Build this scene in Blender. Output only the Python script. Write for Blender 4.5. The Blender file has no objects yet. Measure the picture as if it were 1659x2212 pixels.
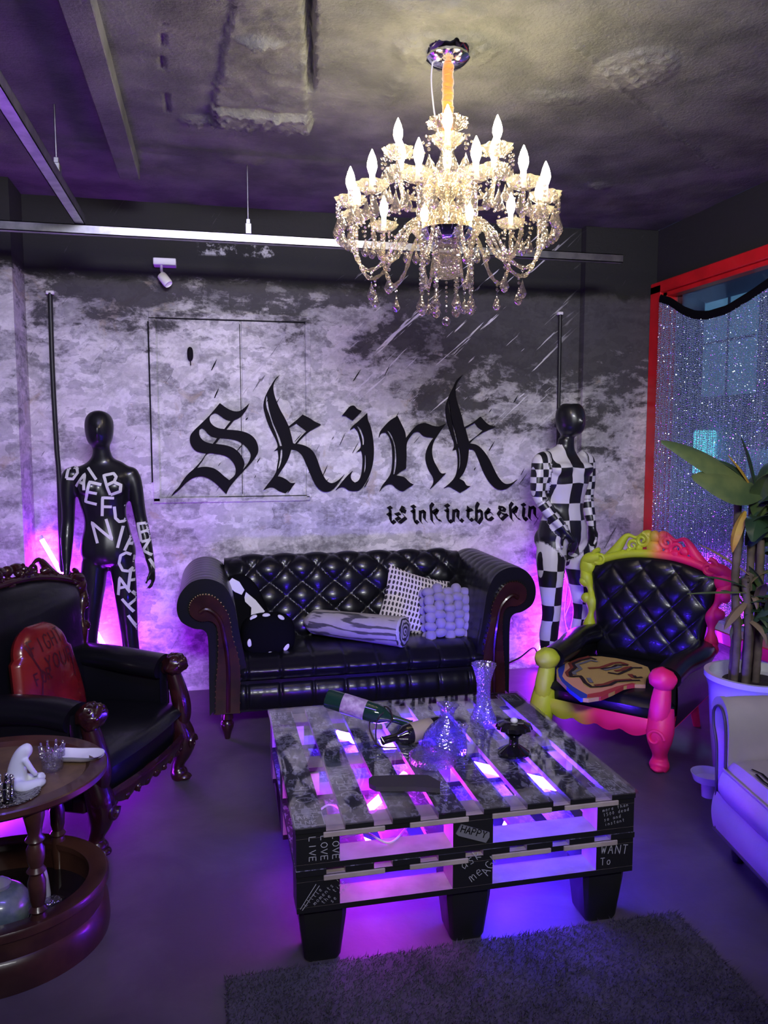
import bpy, math, random
from mathutils import Vector, Matrix, noise, Euler
from mathutils.bvhtree import BVHTree
random.seed(7)
PI = math.pi
sc = bpy.context.scene
COL = sc.collection
# ---------------------------------------------------------------- camera, world, lights, exposure
cam = bpy.data.cameras.new('camera'); camo = bpy.data.objects.new('camera', cam); COL.objects.link(camo)
cam.sensor_fit = 'VERTICAL'; cam.sensor_height = 24.0; cam.lens = 24.0*1690/2212
cam.clip_start = .05; cam.clip_end = 60
camo.location = (0, 0, 1.6)
camo.rotation_euler = Euler((math.radians(90-5.4), 0, math.radians(-12.5)), 'XYZ')
sc.camera = camo
w = bpy.data.worlds.new('world'); sc.world = w; w.use_nodes = True
w.node_tree.nodes['Background'].inputs[0].default_value = (.30, .34, .62, 1)
w.node_tree.nodes['Background'].inputs[1].default_value = .05
sc.view_settings.view_transform = 'Standard'; sc.view_settings.look = 'None'
sc.view_settings.gamma = 1; sc.view_settings.use_curve_mapping = False
sc.view_settings.exposure = 1.05
def area(name, loc, size, energy, col, target=None, size_y=None):
    l = bpy.data.lights.new(name, 'AREA'); l.energy = energy; l.color = col; l.size = size
    if size_y: l.shape = 'RECTANGLE'; l.size_y = size_y
    o = bpy.data.objects.new(name, l); COL.objects.link(o); o.location = loc
    if target is not None:
        d = Vector(target)-Vector(loc); o.rotation_euler = d.to_track_quat('-Z', 'Y').to_euler()
    return o
area('room_fill_light', (.3, -.9, 2.9), 1.2, 34, (.95, .96, 1), (.8, 4.9, 2.1), .5).data.spread = math.radians(85)  # unseen neutral fill added behind the camera, aimed at the back wall
area('purple_wash_fill', (.2, 1.2, 2.93), .9, 22, (.19, .11, 1), (.6, 4.95, .5), .3)  # added purple fill, no fixture: helps the tubes wash the lower wall

# ---------------------------------------------------------------- helpers
class NT:
    def __init__(s, name):
        s.m = bpy.data.materials.new(name); s.m.use_nodes = True
        s.t = s.m.node_tree; s.b = s.t.nodes['Principled BSDF']; s.out = s.t.nodes['Material Output']
    def n(s, typ, **k):
        nd = s.t.nodes.new(typ)
        for a, v in k.items(): setattr(nd, a, v)
        return nd
    def put(s, sock, v):
        if hasattr(v, 'is_linked') or hasattr(v, 'links'): s.t.links.new(v, sock)
        elif isinstance(v, (tuple, list)) and len(v) == 3 and sock.type == 'RGBA': sock.default_value = (*v, 1)
        else: sock.default_value = v
    def obj(s): return s.n('ShaderNodeTexCoord').outputs['Object']
    def sep(s, v):
        x = s.n('ShaderNodeSeparateXYZ'); s.put(x.inputs[0], v); return x.outputs
    def comb(s, x, y, z):
        c = s.n('ShaderNodeCombineXYZ')
        for i, v in enumerate((x, y, z)): s.put(c.inputs[i], v)
        return c.outputs[0]
    def ma(s, op, a, b=0, c=0, clamp=False):
        x = s.n('ShaderNodeMath', operation=op, use_clamp=clamp)
        for i, v in enumerate((a, b, c)): s.put(x.inputs[i], v)
        return x.outputs[0]
    def noise(s, vec, scale, detail=4, rough=.55, dist=0):
        x = s.n('ShaderNodeTexNoise'); s.put(x.inputs['Vector'], vec); x.inputs['Scale'].default_value = scale
        x.inputs['Detail'].default_value = detail; x.inputs['Roughness'].default_value = rough; x.inputs['Distortion'].default_value = dist
        return x.outputs['Fac']
    def vor(s, vec, scale, feature='F1', metric='EUCLIDEAN', out='Distance'):
        x = s.n('ShaderNodeTexVoronoi', feature=feature, distance=metric); s.put(x.inputs['Vector'], vec); x.inputs['Scale'].default_value = scale
        return x.outputs[out]
    def scale(s, vec, sc_, rot=(0, 0, 0)):
        x = s.n('ShaderNodeMapping'); s.put(x.inputs[0], vec); x.inputs['Scale'].default_value = sc_; x.inputs['Rotation'].default_value = rot
        return x.outputs[0]
    def rs(s, vec, sc_, a):      # turn so that the direction at angle a becomes x, then scale
        return s.scale(s.scale(vec, (1, 1, 1), (0, math.radians(a), 0)), sc_)
    def step(s, v, a, b):      # smooth 0..1 as v goes a..b
        x = s.n('ShaderNodeMapRange', interpolation_type='SMOOTHSTEP'); s.put(x.inputs[0], v)
        x.inputs[1].default_value = a; x.inputs[2].default_value = b
        return x.outputs[0]
    def mix(s, f, a, b):
        x = s.n('ShaderNodeMix', data_type='RGBA'); s.put(x.inputs[0], f); s.put(x.inputs[6], a); s.put(x.inputs[7], b)
        return x.outputs[2]
    def bump(s, h, strength=.5, dist=.01):
        x = s.n('ShaderNodeBump'); x.inputs['Strength'].default_value = strength; x.inputs['Distance'].default_value = dist
        s.put(x.inputs['Height'], h); s.t.links.new(x.outputs[0], s.b.inputs['Normal'])
    def set(s, **k):
        for a, v in k.items(): s.put(s.b.inputs[a.replace('_', ' ')], v)
        return s
def mat(name, col, rough=.5, metal=0, coat=0, trans=0, ior=1.45, emit=None, es=0, bump=None, var=None, sheen=0, spec=.5):
    t = NT(name); p = t.obj() if (bump or var) else None
    t.set(Roughness=rough, Metallic=metal, IOR=ior)
    t.b.inputs['Specular IOR Level'].default_value = spec
    t.b.inputs['Coat Weight'].default_value = coat; t.b.inputs['Transmission Weight'].default_value = trans
    t.b.inputs['Sheen Weight'].default_value = sheen
    t.put(t.b.inputs['Base Color'], t.mix(t.step(t.noise(p, var[0], 6), .35, .65), col, var[1]) if var else col)
    if bump: t.bump(t.noise(p, bump[0], 5), bump[1], bump[2])
    if emit: t.put(t.b.inputs['Emission Color'], emit); t.b.inputs['Emission Strength'].default_value = es
    return t.m
class MB:
    def __init__(s): s.v = []; s.f = []; s.mi = []; s.M = Matrix.Identity(4)
    def add(s, vs, fs, mi=0):
        o = len(s.v); s.v += [tuple(s.M @ Vector(q)) for q in vs]
        s.f += [tuple(i+o for i in q) for q in fs]; s.mi += [mi]*len(fs) if isinstance(mi, int) else list(mi)
    def box(s, lo, hi, mi=0, ch=0.0):
        (a, b, c), (d, e, f) = lo, hi
        if ch <= 0:
            s.add([(a,b,c),(d,b,c),(d,e,c),(a,e,c),(a,b,f),(d,b,f),(d,e,f),(a,e,f)],
                  [(0,3,2,1),(4,5,6,7),(0,1,5,4),(1,2,6,5),(2,3,7,6),(3,0,4,7)], mi); return
        # chamfered: rings
        rings = [(c, ch), (c+ch, 0), (f-ch, 0), (f, ch)]; vs = []
        for z, i in rings:
            q = ch if True else 0
            x0, x1, y0, y1 = a+i, d-i, b+i, e-i
            k = min(ch, (d-a)/2.1, (e-b)/2.1)
            vs += [(x0+k,y0,z),(x1-k,y0,z),(x1,y0+k,z),(x1,y1-k,z),(x1-k,y1,z),(x0+k,y1,z),(x0,y1-k,z),(x0,y0+k,z)]
        fs = [tuple(range(7, -1, -1)), tuple(range(24, 32))]
        for r in range(3):
            for i in range(8): j = (i+1) % 8; fs.append((r*8+i, r*8+j, r*8+8+j, r*8+8+i))
        s.add(vs, fs, mi)
    def tube(s, path, rad, seg=10, mi=0, closed=False, flat=None, cap=True):
        P = [Vector(p) for p in path]; n = len(P)
        R = rad if isinstance(rad, (list, tuple)) else [rad]*n
        up = None; vs = []
        for i, p in enumerate(P):
            t = (P[(i+1) % n]-P[i-1]) if (closed or 0 < i < n-1) else (P[1]-P[0] if i == 0 else P[-1]-P[-2])
            t = t.normalized() if t.length > 1e-9 else Vector((0, 0, 1))
            if up is None: up = Vector(flat) if flat else (Vector((0, 0, 1)) if abs(t.z) < .9 else Vector((1, 0, 0)))
            a = up - t*up.dot(t); a = a.normalized() if a.length > 1e-6 else t.orthogonal().normalized()
            if not flat: up = a
            b = t.cross(a); r = R[i]; ra, rb = (r if isinstance(r, tuple) else (r, r))
            for k in range(seg):
                th = 2*PI*k/seg; vs.append(p+a*math.cos(th)*ra+b*math.sin(th)*rb)
        fs = []
        for i in range(n if closed else n-1):
            j = (i+1) % n
            for k in range(seg): l = (k+1) % seg; fs.append((i*seg+k, i*seg+l, j*seg+l, j*seg+k))
        if not closed and cap: fs += [tuple(range(seg-1, -1, -1)), tuple(range((n-1)*seg, n*seg))]
        s.add(vs, fs, mi)
    def lathe(s, prof, c=(0, 0, 0), seg=24, mi=0, scal=None, ax=None):
        vs = []; n = len(prof); c = Vector(c)
        R = Vector(ax).to_track_quat('Z', 'Y').to_matrix() if ax else Matrix.Identity(3)
        for (r, z) in prof:
            for k in range(seg):
                th = 2*PI*k/seg; q = r*(1+scal[1]*math.cos(scal[0]*th)) if scal else r
                vs.append(c+R @ Vector((q*math.cos(th), q*math.sin(th), z)))
        fs = []
        for i in range(n-1):
            for k in range(seg): l = (k+1) % seg; fs.append((i*seg+k, i*seg+l, i*seg+seg+l, i*seg+seg+k))
        if prof[0][0] > 1e-5: fs.append(tuple(range(seg-1, -1, -1)))
        if prof[-1][0] > 1e-5: fs.append(tuple(range((n-1)*seg, n*seg)))
        s.add(vs, fs, mi)
    def ell(s, c, r, seg=16, rings=10, mi=0, rot=None, nz=0, ns=8, sq=1.0):
        c = Vector(c); r = r if isinstance(r, (tuple, list)) else (r, r, r); vs = []; Q = Euler(rot).to_matrix() if rot else Matrix.Identity(3)
        pw = lambda x: math.copysign(abs(x)**sq, x)
        for i in range(rings+1):
            ph = -PI/2+PI*i/rings
            for k in range(seg):
                th = 2*PI*k/seg
                d = Vector((pw(math.cos(ph))*pw(math.cos(th))*r[0], pw(math.cos(ph))*pw(math.sin(th))*r[1], pw(math.sin(ph))*r[2]))
                if nz: d *= 1+nz*noise.noise((c+d)*ns)
                vs.append(c+Q @ d)
        fs = []
        for i in range(rings):
            for k in range(seg): l = (k+1) % seg; fs.append((i*seg+k, i*seg+l, i*seg+seg+l, i*seg+seg+k))
        s.add(vs, fs, mi)
    def grid(s, fn, nu, nv, mi=0, cu=False, flip=False):
        vs = [fn(i/(nu-1) if not cu else i/nu, j/(nv-1)) for j in range(nv) for i in range(nu)]; fs = []
        for j in range(nv-1):
            for i in range(nu if cu else nu-1):
                k = (i+1) % nu; q = (j*nu+i, j*nu+k, j*nu+nu+k, j*nu+nu+i); fs.append(q[::-1] if flip else q)
        s.add(vs, fs, mi)
    def prism(s, poly, z0, z1, mi=0, plane='xy', top=None):      # extrude a polygon outline
        n = len(poly)
        f = {'xy': lambda a, b, h: (a, b, h), 'xz': lambda a, b, h: (a, h, b), 'yz': lambda a, b, h: (h, a, b)}[plane]
        vs = [f(a, b, z0) for a, b in poly]+[f(a, b, z1) for a, b in poly]
        s.add(vs, [tuple(range(n-1, -1, -1)), tuple(range(n, 2*n))]+[(i, (i+1) % n, (i+1) % n+n, i+n) for i in range(n)], mi)
    def build(s, name, mats, parent=None, smooth=True, auto=40, tri=False, kind=None):
        me = bpy.data.meshes.new(name); me.from_pydata(s.v, [], s.f); me.validate()
        for m in (mats if isinstance(mats, (list, tuple)) else [mats]): me.materials.append(m)
        if len(me.polygons) == len(s.mi): me.polygons.foreach_set('material_index', s.mi)
        if smooth:
            me.polygons.foreach_set('use_smooth', [True]*len(me.polygons))
            if auto: me.set_sharp_from_angle(angle=math.radians(auto))
        me.update()
        o = bpy.data.objects.new(name, me); COL.objects.link(o)
        if parent is not None: o.parent = parent
        if kind: o['kind'] = kind
        return o
def fix(o):      # consistent outward normals
    import bmesh
    b = bmesh.new(); b.from_mesh(o.data); bmesh.ops.recalc_face_normals(b, faces=b.faces); b.to_mesh(o.data); b.free(); return o
def thing(name, label, cat, loc=(0, 0, 0), rz=0, group=None):
    o = bpy.data.objects.new(name, None); COL.objects.link(o); o.empty_display_size = .1
    o.location = loc; o.rotation_euler = (0, 0, rz); return tag(o, label, cat, group)
def tag(o, label, cat, group=None):
    o['label'] = label; o['category'] = cat
    if group: o['group'] = group
    return o
def struct(mb, name, mats, **k):
    o = mb.build(name, mats, smooth=k.pop('smooth', False), **k); o['kind'] = 'structure'; return o
def lerp(a, b, t): return a+(b-a)*t
def spl(pts, n=8):      # Catmull-Rom through the points
    P = [Vector(p) for p in pts]; P = [2*P[0]-P[1]]+P+[2*P[-1]-P[-2]]; o = []
    for i in range(1, len(P)-2):
        for k in range(n):
            t = k/n; a, b, c, d = P[i-1:i+3]
            o.append(.5*((2*b)+(c-a)*t+(2*a-5*b+4*c-d)*t*t+(3*b-a-3*c+d)*t**3))
    return o+[P[-2]]
def interp(keys, t):
    for (a, x), (b, y) in zip(keys, keys[1:]):
        if t <= b: u = (t-a)/(b-a) if b > a else 0; u = max(0, min(1, u)); return lerp(x, y, u)
    return keys[-1][1]
# stroke alphabet, unit cell
SF = {'A': [[(0,0),(.5,1),(1,0)],[(.2,.4),(.8,.4)]], 'B': [[(0,0),(0,1),(.7,.95),(.8,.75),(.6,.55),(0,.5)],[(.6,.52),(.95,.3),(.75,.02),(0,0)]],
 'C': [[(.95,.85),(.6,1),(.2,.9),(0,.5),(.2,.1),(.6,0),(.95,.15)]], 'D': [[(0,0),(0,1),(.6,.95),(.95,.5),(.6,.05),(0,0)]],
 'E': [[(.85,1),(0,1),(0,0),(.85,0)],[(0,.52),(.7,.52)]], 'F': [[(.85,1),(0,1),(0,0)],[(0,.52),(.7,.52)]],
 'G': [[(.95,.85),(.6,1),(.2,.9),(0,.5),(.2,.1),(.6,0),(.95,.15),(.95,.45),(.6,.45)]], 'H': [[(0,0),(0,1)],[(1,0),(1,1)],[(0,.5),(1,.5)]],
 'I': [[(.5,0),(.5,1)]], 'K': [[(0,0),(0,1)],[(.9,1),(0,.45),(.95,0)]], 'L': [[(0,1),(0,0),(.8,0)]], 'M': [[(0,0),(.1,1),(.5,.3),(.9,1),(1,0)]],
 'N': [[(0,0),(0,1),(1,0),(1,1)]], 'O': [[(.5,1),(.1,.8),(0,.5),(.1,.2),(.5,0),(.9,.2),(1,.5),(.9,.8),(.5,1)]], 'P': [[(0,0),(0,1),(.7,.97),(.9,.75),(.7,.5),(0,.48)]],
 'R': [[(0,0),(0,1),(.7,.97),(.9,.75),(.7,.52),(0,.5)],[(.4,.5),(.95,0)]], 'S': [[(.9,.85),(.5,1),(.1,.8),(.3,.55),(.8,.4),(.9,.15),(.5,0),(.05,.15)]],
 'T': [[(0,1),(1,1)],[(.5,1),(.5,0)]], 'U': [[(0,1),(0,.25),(.3,0),(.7,0),(1,.25),(1,1)]], 'V': [[(0,1),(.5,0),(1,1)]], 'W': [[(0,1),(.25,0),(.5,.7),(.75,0),(1,1)]],
 'X': [[(0,0),(1,1)],[(0,1),(1,0)]], 'Y': [[(0,1),(.5,.5),(1,1)],[(.5,.5),(.5,0)]], '!': [[(.5,1),(.5,.35)],[(.5,.08),(.5,0)]], '1': [[(.2,.8),(.5,1),(.5,0)]],
 'a': [[(.8,.6),(.4,.65),(.1,.35),(.3,0),(.8,.25)],[(.8,.65),(.85,0)]], 's': [[(.8,.6),(.4,.65),(.2,.45),(.7,.25),(.6,0),(.1,.05)]], 'k': [[(.1,1),(.1,0)],[(.8,.6),(.1,.3),(.8,0)]],
 'm': [[(0,0),(.05,.6),(.3,.6),(.45,0)],[(.45,.4),(.7,.6),(.9,.5),(.95,0)]], 'e': [[(.1,.35),(.8,.35),(.7,.6),(.4,.65),(.1,.4),(.2,.05),(.8,.05)]],
 'w': [[(0,.6),(.25,0),(.5,.5),(.75,0),(1,.6)]], 'i': [[(.5,.6),(.5,0)],[(.5,.85),(.5,.9)]], 't': [[(.4,1),(.4,.1),(.7,0)],[(.1,.65),(.8,.65)]], 'h': [[(.1,1),(.1,0)],[(.1,.4),(.5,.6),(.8,.4),(.8,0)]],
 'o': [[(.4,.62),(.1,.4),(.2,.05),(.6,.0),(.85,.3),(.7,.6),(.4,.62)]], 'r': [[(.1,.6),(.15,0)],[(.12,.35),(.4,.6),(.7,.55)]], 'n': [[(.1,.6),(.1,0)],[(.1,.4),(.5,.6),(.8,.4),(.8,0)]],
 'd': [[(.8,1),(.8,0)],[(.8,.5),(.4,.62),(.1,.3),(.4,0),(.8,.15)]], 'u': [[(.1,.6),(.15,.1),(.6,0),(.8,.3)],[(.82,.6),(.85,0)]], 'l': [[(.4,1),(.4,.05),(.7,0)]],
 '5': [[(.8,1),(.2,1),(.15,.6),(.6,.6),(.85,.3),(.5,0),(.1,.1)]], '0': [[(.5,1),(.1,.5),(.5,0),(.9,.5),(.5,1)]], ' ': []}
def ribbon(mb, pts, wd, fn, mi=0, step=.012):
    """flat ribbon through 2-D pts, mapped to 3-D with fn(a,b)"""
    Q = []
    for (a, b) in zip(pts, pts[1:]):
        d = math.dist(a, b); n = max(1, int(d/step))
        Q += [(lerp(a[0], b[0], i/n), lerp(a[1], b[1], i/n)) for i in range(n)]
    Q.append(pts[-1])
    vs = []
    for i, q in enumerate(Q):
        a = Q[max(0, i-1)]; b = Q[min(len(Q)-1, i+1)]; dx, dy = b[0]-a[0], b[1]-a[1]; l = math.hypot(dx, dy) or 1
        nx, ny = -dy/l*wd/2, dx/l*wd/2
        vs += [fn(q[0]+nx, q[1]+ny), fn(q[0], q[1]), fn(q[0]-nx, q[1]-ny)]
    if any(v is None for v in vs):
        ok = [all(vs[3*i+k] is not None for k in range(3)) for i in range(len(Q))]
        vs = [v if v is not None else (0, 0, 0) for v in vs]
    else: ok = [True]*len(Q)
    fs = []
    for i in range(len(Q)-1):
        if ok[i] and ok[i+1]:
            k = 3*i; fs += [(k, k+1, k+4, k+3), (k+1, k+2, k+5, k+4)]
    if fs: mb.add(vs, fs, mi)
def wordobj(name, m, parent, *a, **k):
    b = MB(); words(b, *a, **k); return b.build(name, m, parent)
def words(mb, text, ox, oy, h, fn, wd=None, rot=0, asp=.62, gap=.3, mi=0):
    c, s = math.cos(rot), math.sin(rot); x = 0; wd = wd or h*.13
    for ch in text:
        for st in SF.get(ch, []):
            P = [((x+a*asp*h), b*h) for a, b in st]
            ribbon(mb, [(ox+a*c-b*s, oy+a*s+b*c) for a, b in P], wd, fn, mi, step=max(.006, h*.12))
        x += h*(asp+gap)
def nib(mb, pts, wn, ang, y0, y1, mi=0):      # broad-nib stroke in the XZ plane
    dx, dz = math.cos(ang)*wn/2, math.sin(ang)*wn/2
    for (a, b) in zip(pts, pts[1:]):
        q = [(a[0]-dx, a[1]-dz), (a[0]+dx, a[1]+dz), (b[0]+dx, b[1]+dz), (b[0]-dx, b[1]-dz)]
        mb.prism(q, y0, y1, mi, 'xz')

# ---------------------------------------------------------------- materials
def wall_mat():
    t = NT('stained_plaster'); p = t.obj(); x, y, z = t.sep(p)
    p2 = t.comb(x, 0.0, z) if False else t.comb(x, t.ma('MULTIPLY', y, .5), z)
    ps = t.scale(p2, (.62, 1, 1.25)); n1 = t.noise(ps, 2.1, 10, .70, .25); n2 = t.noise(ps, 7.5, 9, .72, .35); n3 = t.noise(p2, 30, 5, .65)
    st = t.noise(t.rs(p2, (4, 1, 24), 44), 1.0, 4, .7, .4)
    warp = t.n('ShaderNodeVectorMath', operation='MULTIPLY_ADD'); nz = t.n('ShaderNodeTexNoise'); t.put(nz.inputs[0], p2); nz.inputs['Scale'].default_value = 12; nz.inputs['Detail'].default_value = 8
    t.put(warp.inputs[0], nz.outputs['Color']); warp.inputs[1].default_value = (.13, .0, .09); t.put(warp.inputs[2], p2)
    bl = t.sep(t.vor(t.scale(warp.outputs[0], (1, 1, 1.5)), 5.5, 'F1', 'CHEBYCHEV', 'Color'))[0]
    bl2 = t.sep(t.vor(t.scale(warp.outputs[0], (1, 1, 2.2)), 11, 'F1', 'CHEBYCHEV', 'Color'))[1]
    base = t.mix(t.step(t.ma('ADD', t.ma('MULTIPLY', n2, .7), t.ma('MULTIPLY', n3, .3)), .37, .62), (.19, .185, .195), (.76, .735, .745))
    base = t.mix(t.ma('MULTIPLY', t.step(bl, .45, .7), .45), base, (.80, .76, .77))
    base = t.mix(t.ma('MULTIPLY', t.ma('MULTIPLY', t.step(bl2, .55, .75), t.step(n2, .42, .55)), .6), base, (.30, .29, .31))
    base = t.mix(t.ma('MULTIPLY', t.step(st, .56, .64), .30), base, (.30, .29, .31))
    base = t.mix(t.ma('MULTIPLY', t.step(t.noise(p2, 3.1, 8, .7, 1.), .585, .66), .5), base, (.40, .31, .21))
    # soot and black paint towards the ceiling and the right corner
    d = t.ma('ADD', t.ma('MULTIPLY', t.ma('SUBTRACT', n1, .5), 2.3), t.ma('MULTIPLY', t.ma('SUBTRACT', n2, .5), 2.1))
    d = t.ma('ADD', d, t.ma('MULTIPLY', t.ma('SUBTRACT', n3, .5), .55)); d = t.ma('ADD', d, t.ma('MULTIPLY', t.ma('SUBTRACT', bl, .5), .25))
    d = t.ma('ADD', d, t.ma('SUBTRACT', z, 2.36)); d = t.ma('ADD', d, t.ma('MULTIPLY', t.step(x, .5, 2.2), .62))
    base = t.mix(t.ma('MULTIPLY', t.step(d, -.28, .22), .95), base, (.024, .022, .025))
    top = t.ma('ADD', t.ma('MULTIPLY', t.ma('SUBTRACT', n2, .5), .25), z)
    base = t.mix(t.step(top, 2.52, 2.57), base, (.012, .012, .011))
    # white patch left on the black band and scratchy splatters to the right
    px = t.ma('MULTIPLY', t.step(x, -.06, -.02), t.ma('SUBTRACT', 1, t.step(x, .42, .46)))
    pz = t.ma('MULTIPLY', t.step(z, 2.70, 2.72), t.ma('SUBTRACT', 1, t.step(z, 2.82, 2.86)))
    base = t.mix(t.ma('MULTIPLY', t.ma('MULTIPLY', px, pz), t.step(t.noise(t.scale(p2, (1, 1, 1)), 13, 5, .7), .5, .62)), base, (.42, .42, .42))
    sv = t.rs(p2, (2.6, 1, 34), 42)
    scr = t.ma('MULTIPLY', t.step(t.noise(sv, 1.0, 3, .6, .3), .635, .67), t.ma('MULTIPLY', t.step(x, .75, 1.1), t.ma('SUBTRACT', 1, t.step(x, 2.1, 2.5))))
    scr = t.ma('MULTIPLY', scr, t.step(z, 1.5, 1.9))
    base = t.mix(t.ma('MULTIPLY', scr, .85), base, (.75, .73, .76))
    sv2 = t.rs(p2, (2.4, 1, 40), 57)
    base = t.mix(t.ma('MULTIPLY', t.step(t.noise(sv2, 1.3, 3, .6, .5), .70, .73), .8), base, (.05, .045, .05))
    t.set(Base_Color=base, Roughness=.82); t.bump(t.ma('ADD', t.ma('MULTIPLY', n2, 1.), t.ma('MULTIPLY', n3, .5)), .5, .012)
    return t.m
M_wall = wall_mat()
def ceil_mat():
    t = NT('dark_painted_concrete'); p = t.obj(); n = t.noise(p, 3, 8, .6)
    t.set(Base_Color=t.mix(t.step(n, .35, .65), (.080, .086, .062), (.168, .174, .132)), Roughness=.62)
    t.bump(t.ma('ADD', t.noise(p, 70, 5), t.ma('MULTIPLY', t.noise(p, 11, 8, .7), 2.2)), .6, .010); return t.m
M_ceil = ceil_mat()
def floor_mat():
    t = NT('sealed_concrete_floor'); p = t.obj(); n = t.noise(p, 2.2, 8, .6, .5); n2 = t.noise(p, 45, 4)
    c = t.mix(t.step(n, .35, .7), (.060, .053, .054), (.112, .097, .098)); c = t.mix(t.ma('MULTIPLY', n2, .3), c, (.07, .06, .06))
    t.set(Base_Color=c, Roughness=.55); t.bump(n2, .15, .003); return t.m
M_floor = floor_mat()
M_black = mat('black_paint', (.010, .010, .011), .45, bump=(60, .2, .002))
M_lea = mat('black_leather', (.0055, .0055, .0075), .30, coat=.12, bump=(90, .25, .0018), spec=.38)
M_leaw = mat('white_leather', (.38, .345, .31), .5, bump=(120, .2, .0012), var=(5, (.33, .305, .28)))
M_maho = mat('mahogany', (.036, .008, .008), .26, coat=.4, bump=(30, .12, .002), var=(14, (.018, .004, .005)))
M_brown = mat('brown_varnished_wood', (.072, .028, .018), .34, coat=.2, var=(9, (.040, .014, .011)), bump=(50, .08, .002))
M_browntop = mat('worn_table_top', (.17, .105, .055), .42, coat=.1, var=(7, (.085, .050, .032)))
M_red = mat('red_lacquer_frame', (.62, .010, .014), .35, coat=.2, var=(6, (.50, .008, .010)))
M_redpu = mat('red_glossy_cushion_cover', (.20, .013, .010), .25, coat=.5, var=(5, (.11, .004, .009)))
M_galv = mat('galvanised_steel', (.50, .50, .52), .34, 1.0, var=(14, (.34, .34, .37)))
M_chrome = mat('chrome', (.8, .8, .84), .08, 1.0)
M_white = mat('white_enamel', (.72, .70, .70), .35)
M_cer = mat('white_ceramic', (.74, .74, .80), .28, coat=.4)
M_pot = mat('white_glazed_pot', (.60, .60, .66), .25, coat=.4)
M_letter = mat('black_letter_paint', (.006, .005, .007), .75, spec=.15)
M_chalk = mat('white_marker', (.42, .42, .44), .6)
M_chalkw = mat('white_paint_strokes', (.66, .64, .66), .5)
M_mann = mat('black_mannequin', (.009, .009, .011), .33, coat=.15)
M_deck = None
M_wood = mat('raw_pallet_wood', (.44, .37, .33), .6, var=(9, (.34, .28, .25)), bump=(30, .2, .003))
M_feet = mat('black_plastic_feet', (.012, .012, .014), .5, bump=(80, .1, .001))
M_neonV = mat('violet_led_tube', (.9, .8, 1), .4, emit=(.33, .014, 1.0), es=80)
M_neonB = mat('blue_led_tube', (.8, .8, 1), .4, emit=(.055, .014, 1.0), es=260)
M_neonP = mat('pink_led_tube', (1, .8, 1), .4, emit=(.50, .02, .95), es=85)
M_bulb = mat('lit_candle_bulb', (1, 1, 1), .4, emit=(1, .86, .60), es=54)
M_orange = mat('orange_velvet_sleeve', (.44, .145, .006), .8, sheen=.5, bump=(40, .5, .004))
def glassy(name, tint, gl=.4, rough=.12, body=.15, bs=0, op=0.0):
    t = NT(name); tr = t.n('ShaderNodeBsdfTransparent'); tr.inputs[0].default_value = (*tint, 1)
    g = t.n('ShaderNodeBsdfGlossy'); g.inputs['Roughness'].default_value = rough; g.inputs[0].default_value = (1, .97, .94, 1)
    d = t.n('ShaderNodeBsdfTranslucent'); d.inputs[0].default_value = (*[min(1, c*1.0) for c in tint], 1)
    f = t.n('ShaderNodeLayerWeight'); f.inputs[0].default_value = .5
    fac = t.ma('ADD', t.ma('MULTIPLY', t.ma('POWER', f.outputs['Facing'], 4.5), .9), gl+.03, clamp=True)
    if bs:
        bp = t.n('ShaderNodeBump'); bp.inputs['Strength'].default_value = .8; bp.inputs['Distance'].default_value = .004
        t.put(bp.inputs['Height'], t.vor(t.obj(), bs)); t.t.links.new(bp.outputs[0], g.inputs['Normal']); t.t.links.new(bp.outputs[0], f.inputs['Normal'])
    m1 = t.n('ShaderNodeMixShader'); m1.inputs[0].default_value = body; t.t.links.new(tr.outputs[0], m1.inputs[1]); t.t.links.new(d.outputs[0], m1.inputs[2])
    m2 = t.n('ShaderNodeMixShader'); t.put(m2.inputs[0], fac); t.t.links.new(m1.outputs[0], m2.inputs[1]); t.t.links.new(g.outputs[0], m2.inputs[2])
    t.t.links.new(m2.outputs[0], t.out.inputs[0]); return t.m
M_cry = glassy('cut_crystal', (.93, .88, .76), .15, .09, .10, 70)
M_drop = glassy('crystal_drop', (.74, .71, .68), .28, .08, .10, 60)
M_glass = glassy('clear_glass', (.86, .88, .93), .05, .05, .04)
M_cutg = glassy('ribbed_clear_glass', (.86, .86, .95), .16, .12, .14, 120)
M_tglass = glassy('glass_table_top', (.92, .93, .95), .05, .03, .0)
M_pane = glassy('glass_pane', (.93, .95, .95), .0, .03, .0)
M_green = mat('dark_green_bottle_glass', (.010, .035, .026), .08, coat=.6)
M_dkgl = mat('black_glass', (.008, .007, .010), .07, coat=.8)
M_pu = mat('purple_bottle', (.10, .02, .08), .12)

# ---------------------------------------------------------------- structure
XR, YB, ZC = 3.0, 5.0, 3.0
mb = MB(); mb.box((-3.6, -3.2, -.1), (3.2, 5.2, 0)); struct(mb, 'floor', M_floor)
mb = MB(); mb.box((-1.033, YB, 0), (2.47, YB+.15, ZC)); struct(mb, 'wall_back', M_wall)
mb = MB(); mb.box((-3.6, 4.70, 0), (-1.033, YB+.15, ZC)); struct(mb, 'wall_left', M_wall)
mb = MB(); mb.box((2.47, 4.93, 0), (XR+.2, YB+.15, ZC)); struct(mb, 'wall_right', M_wall)
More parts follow.
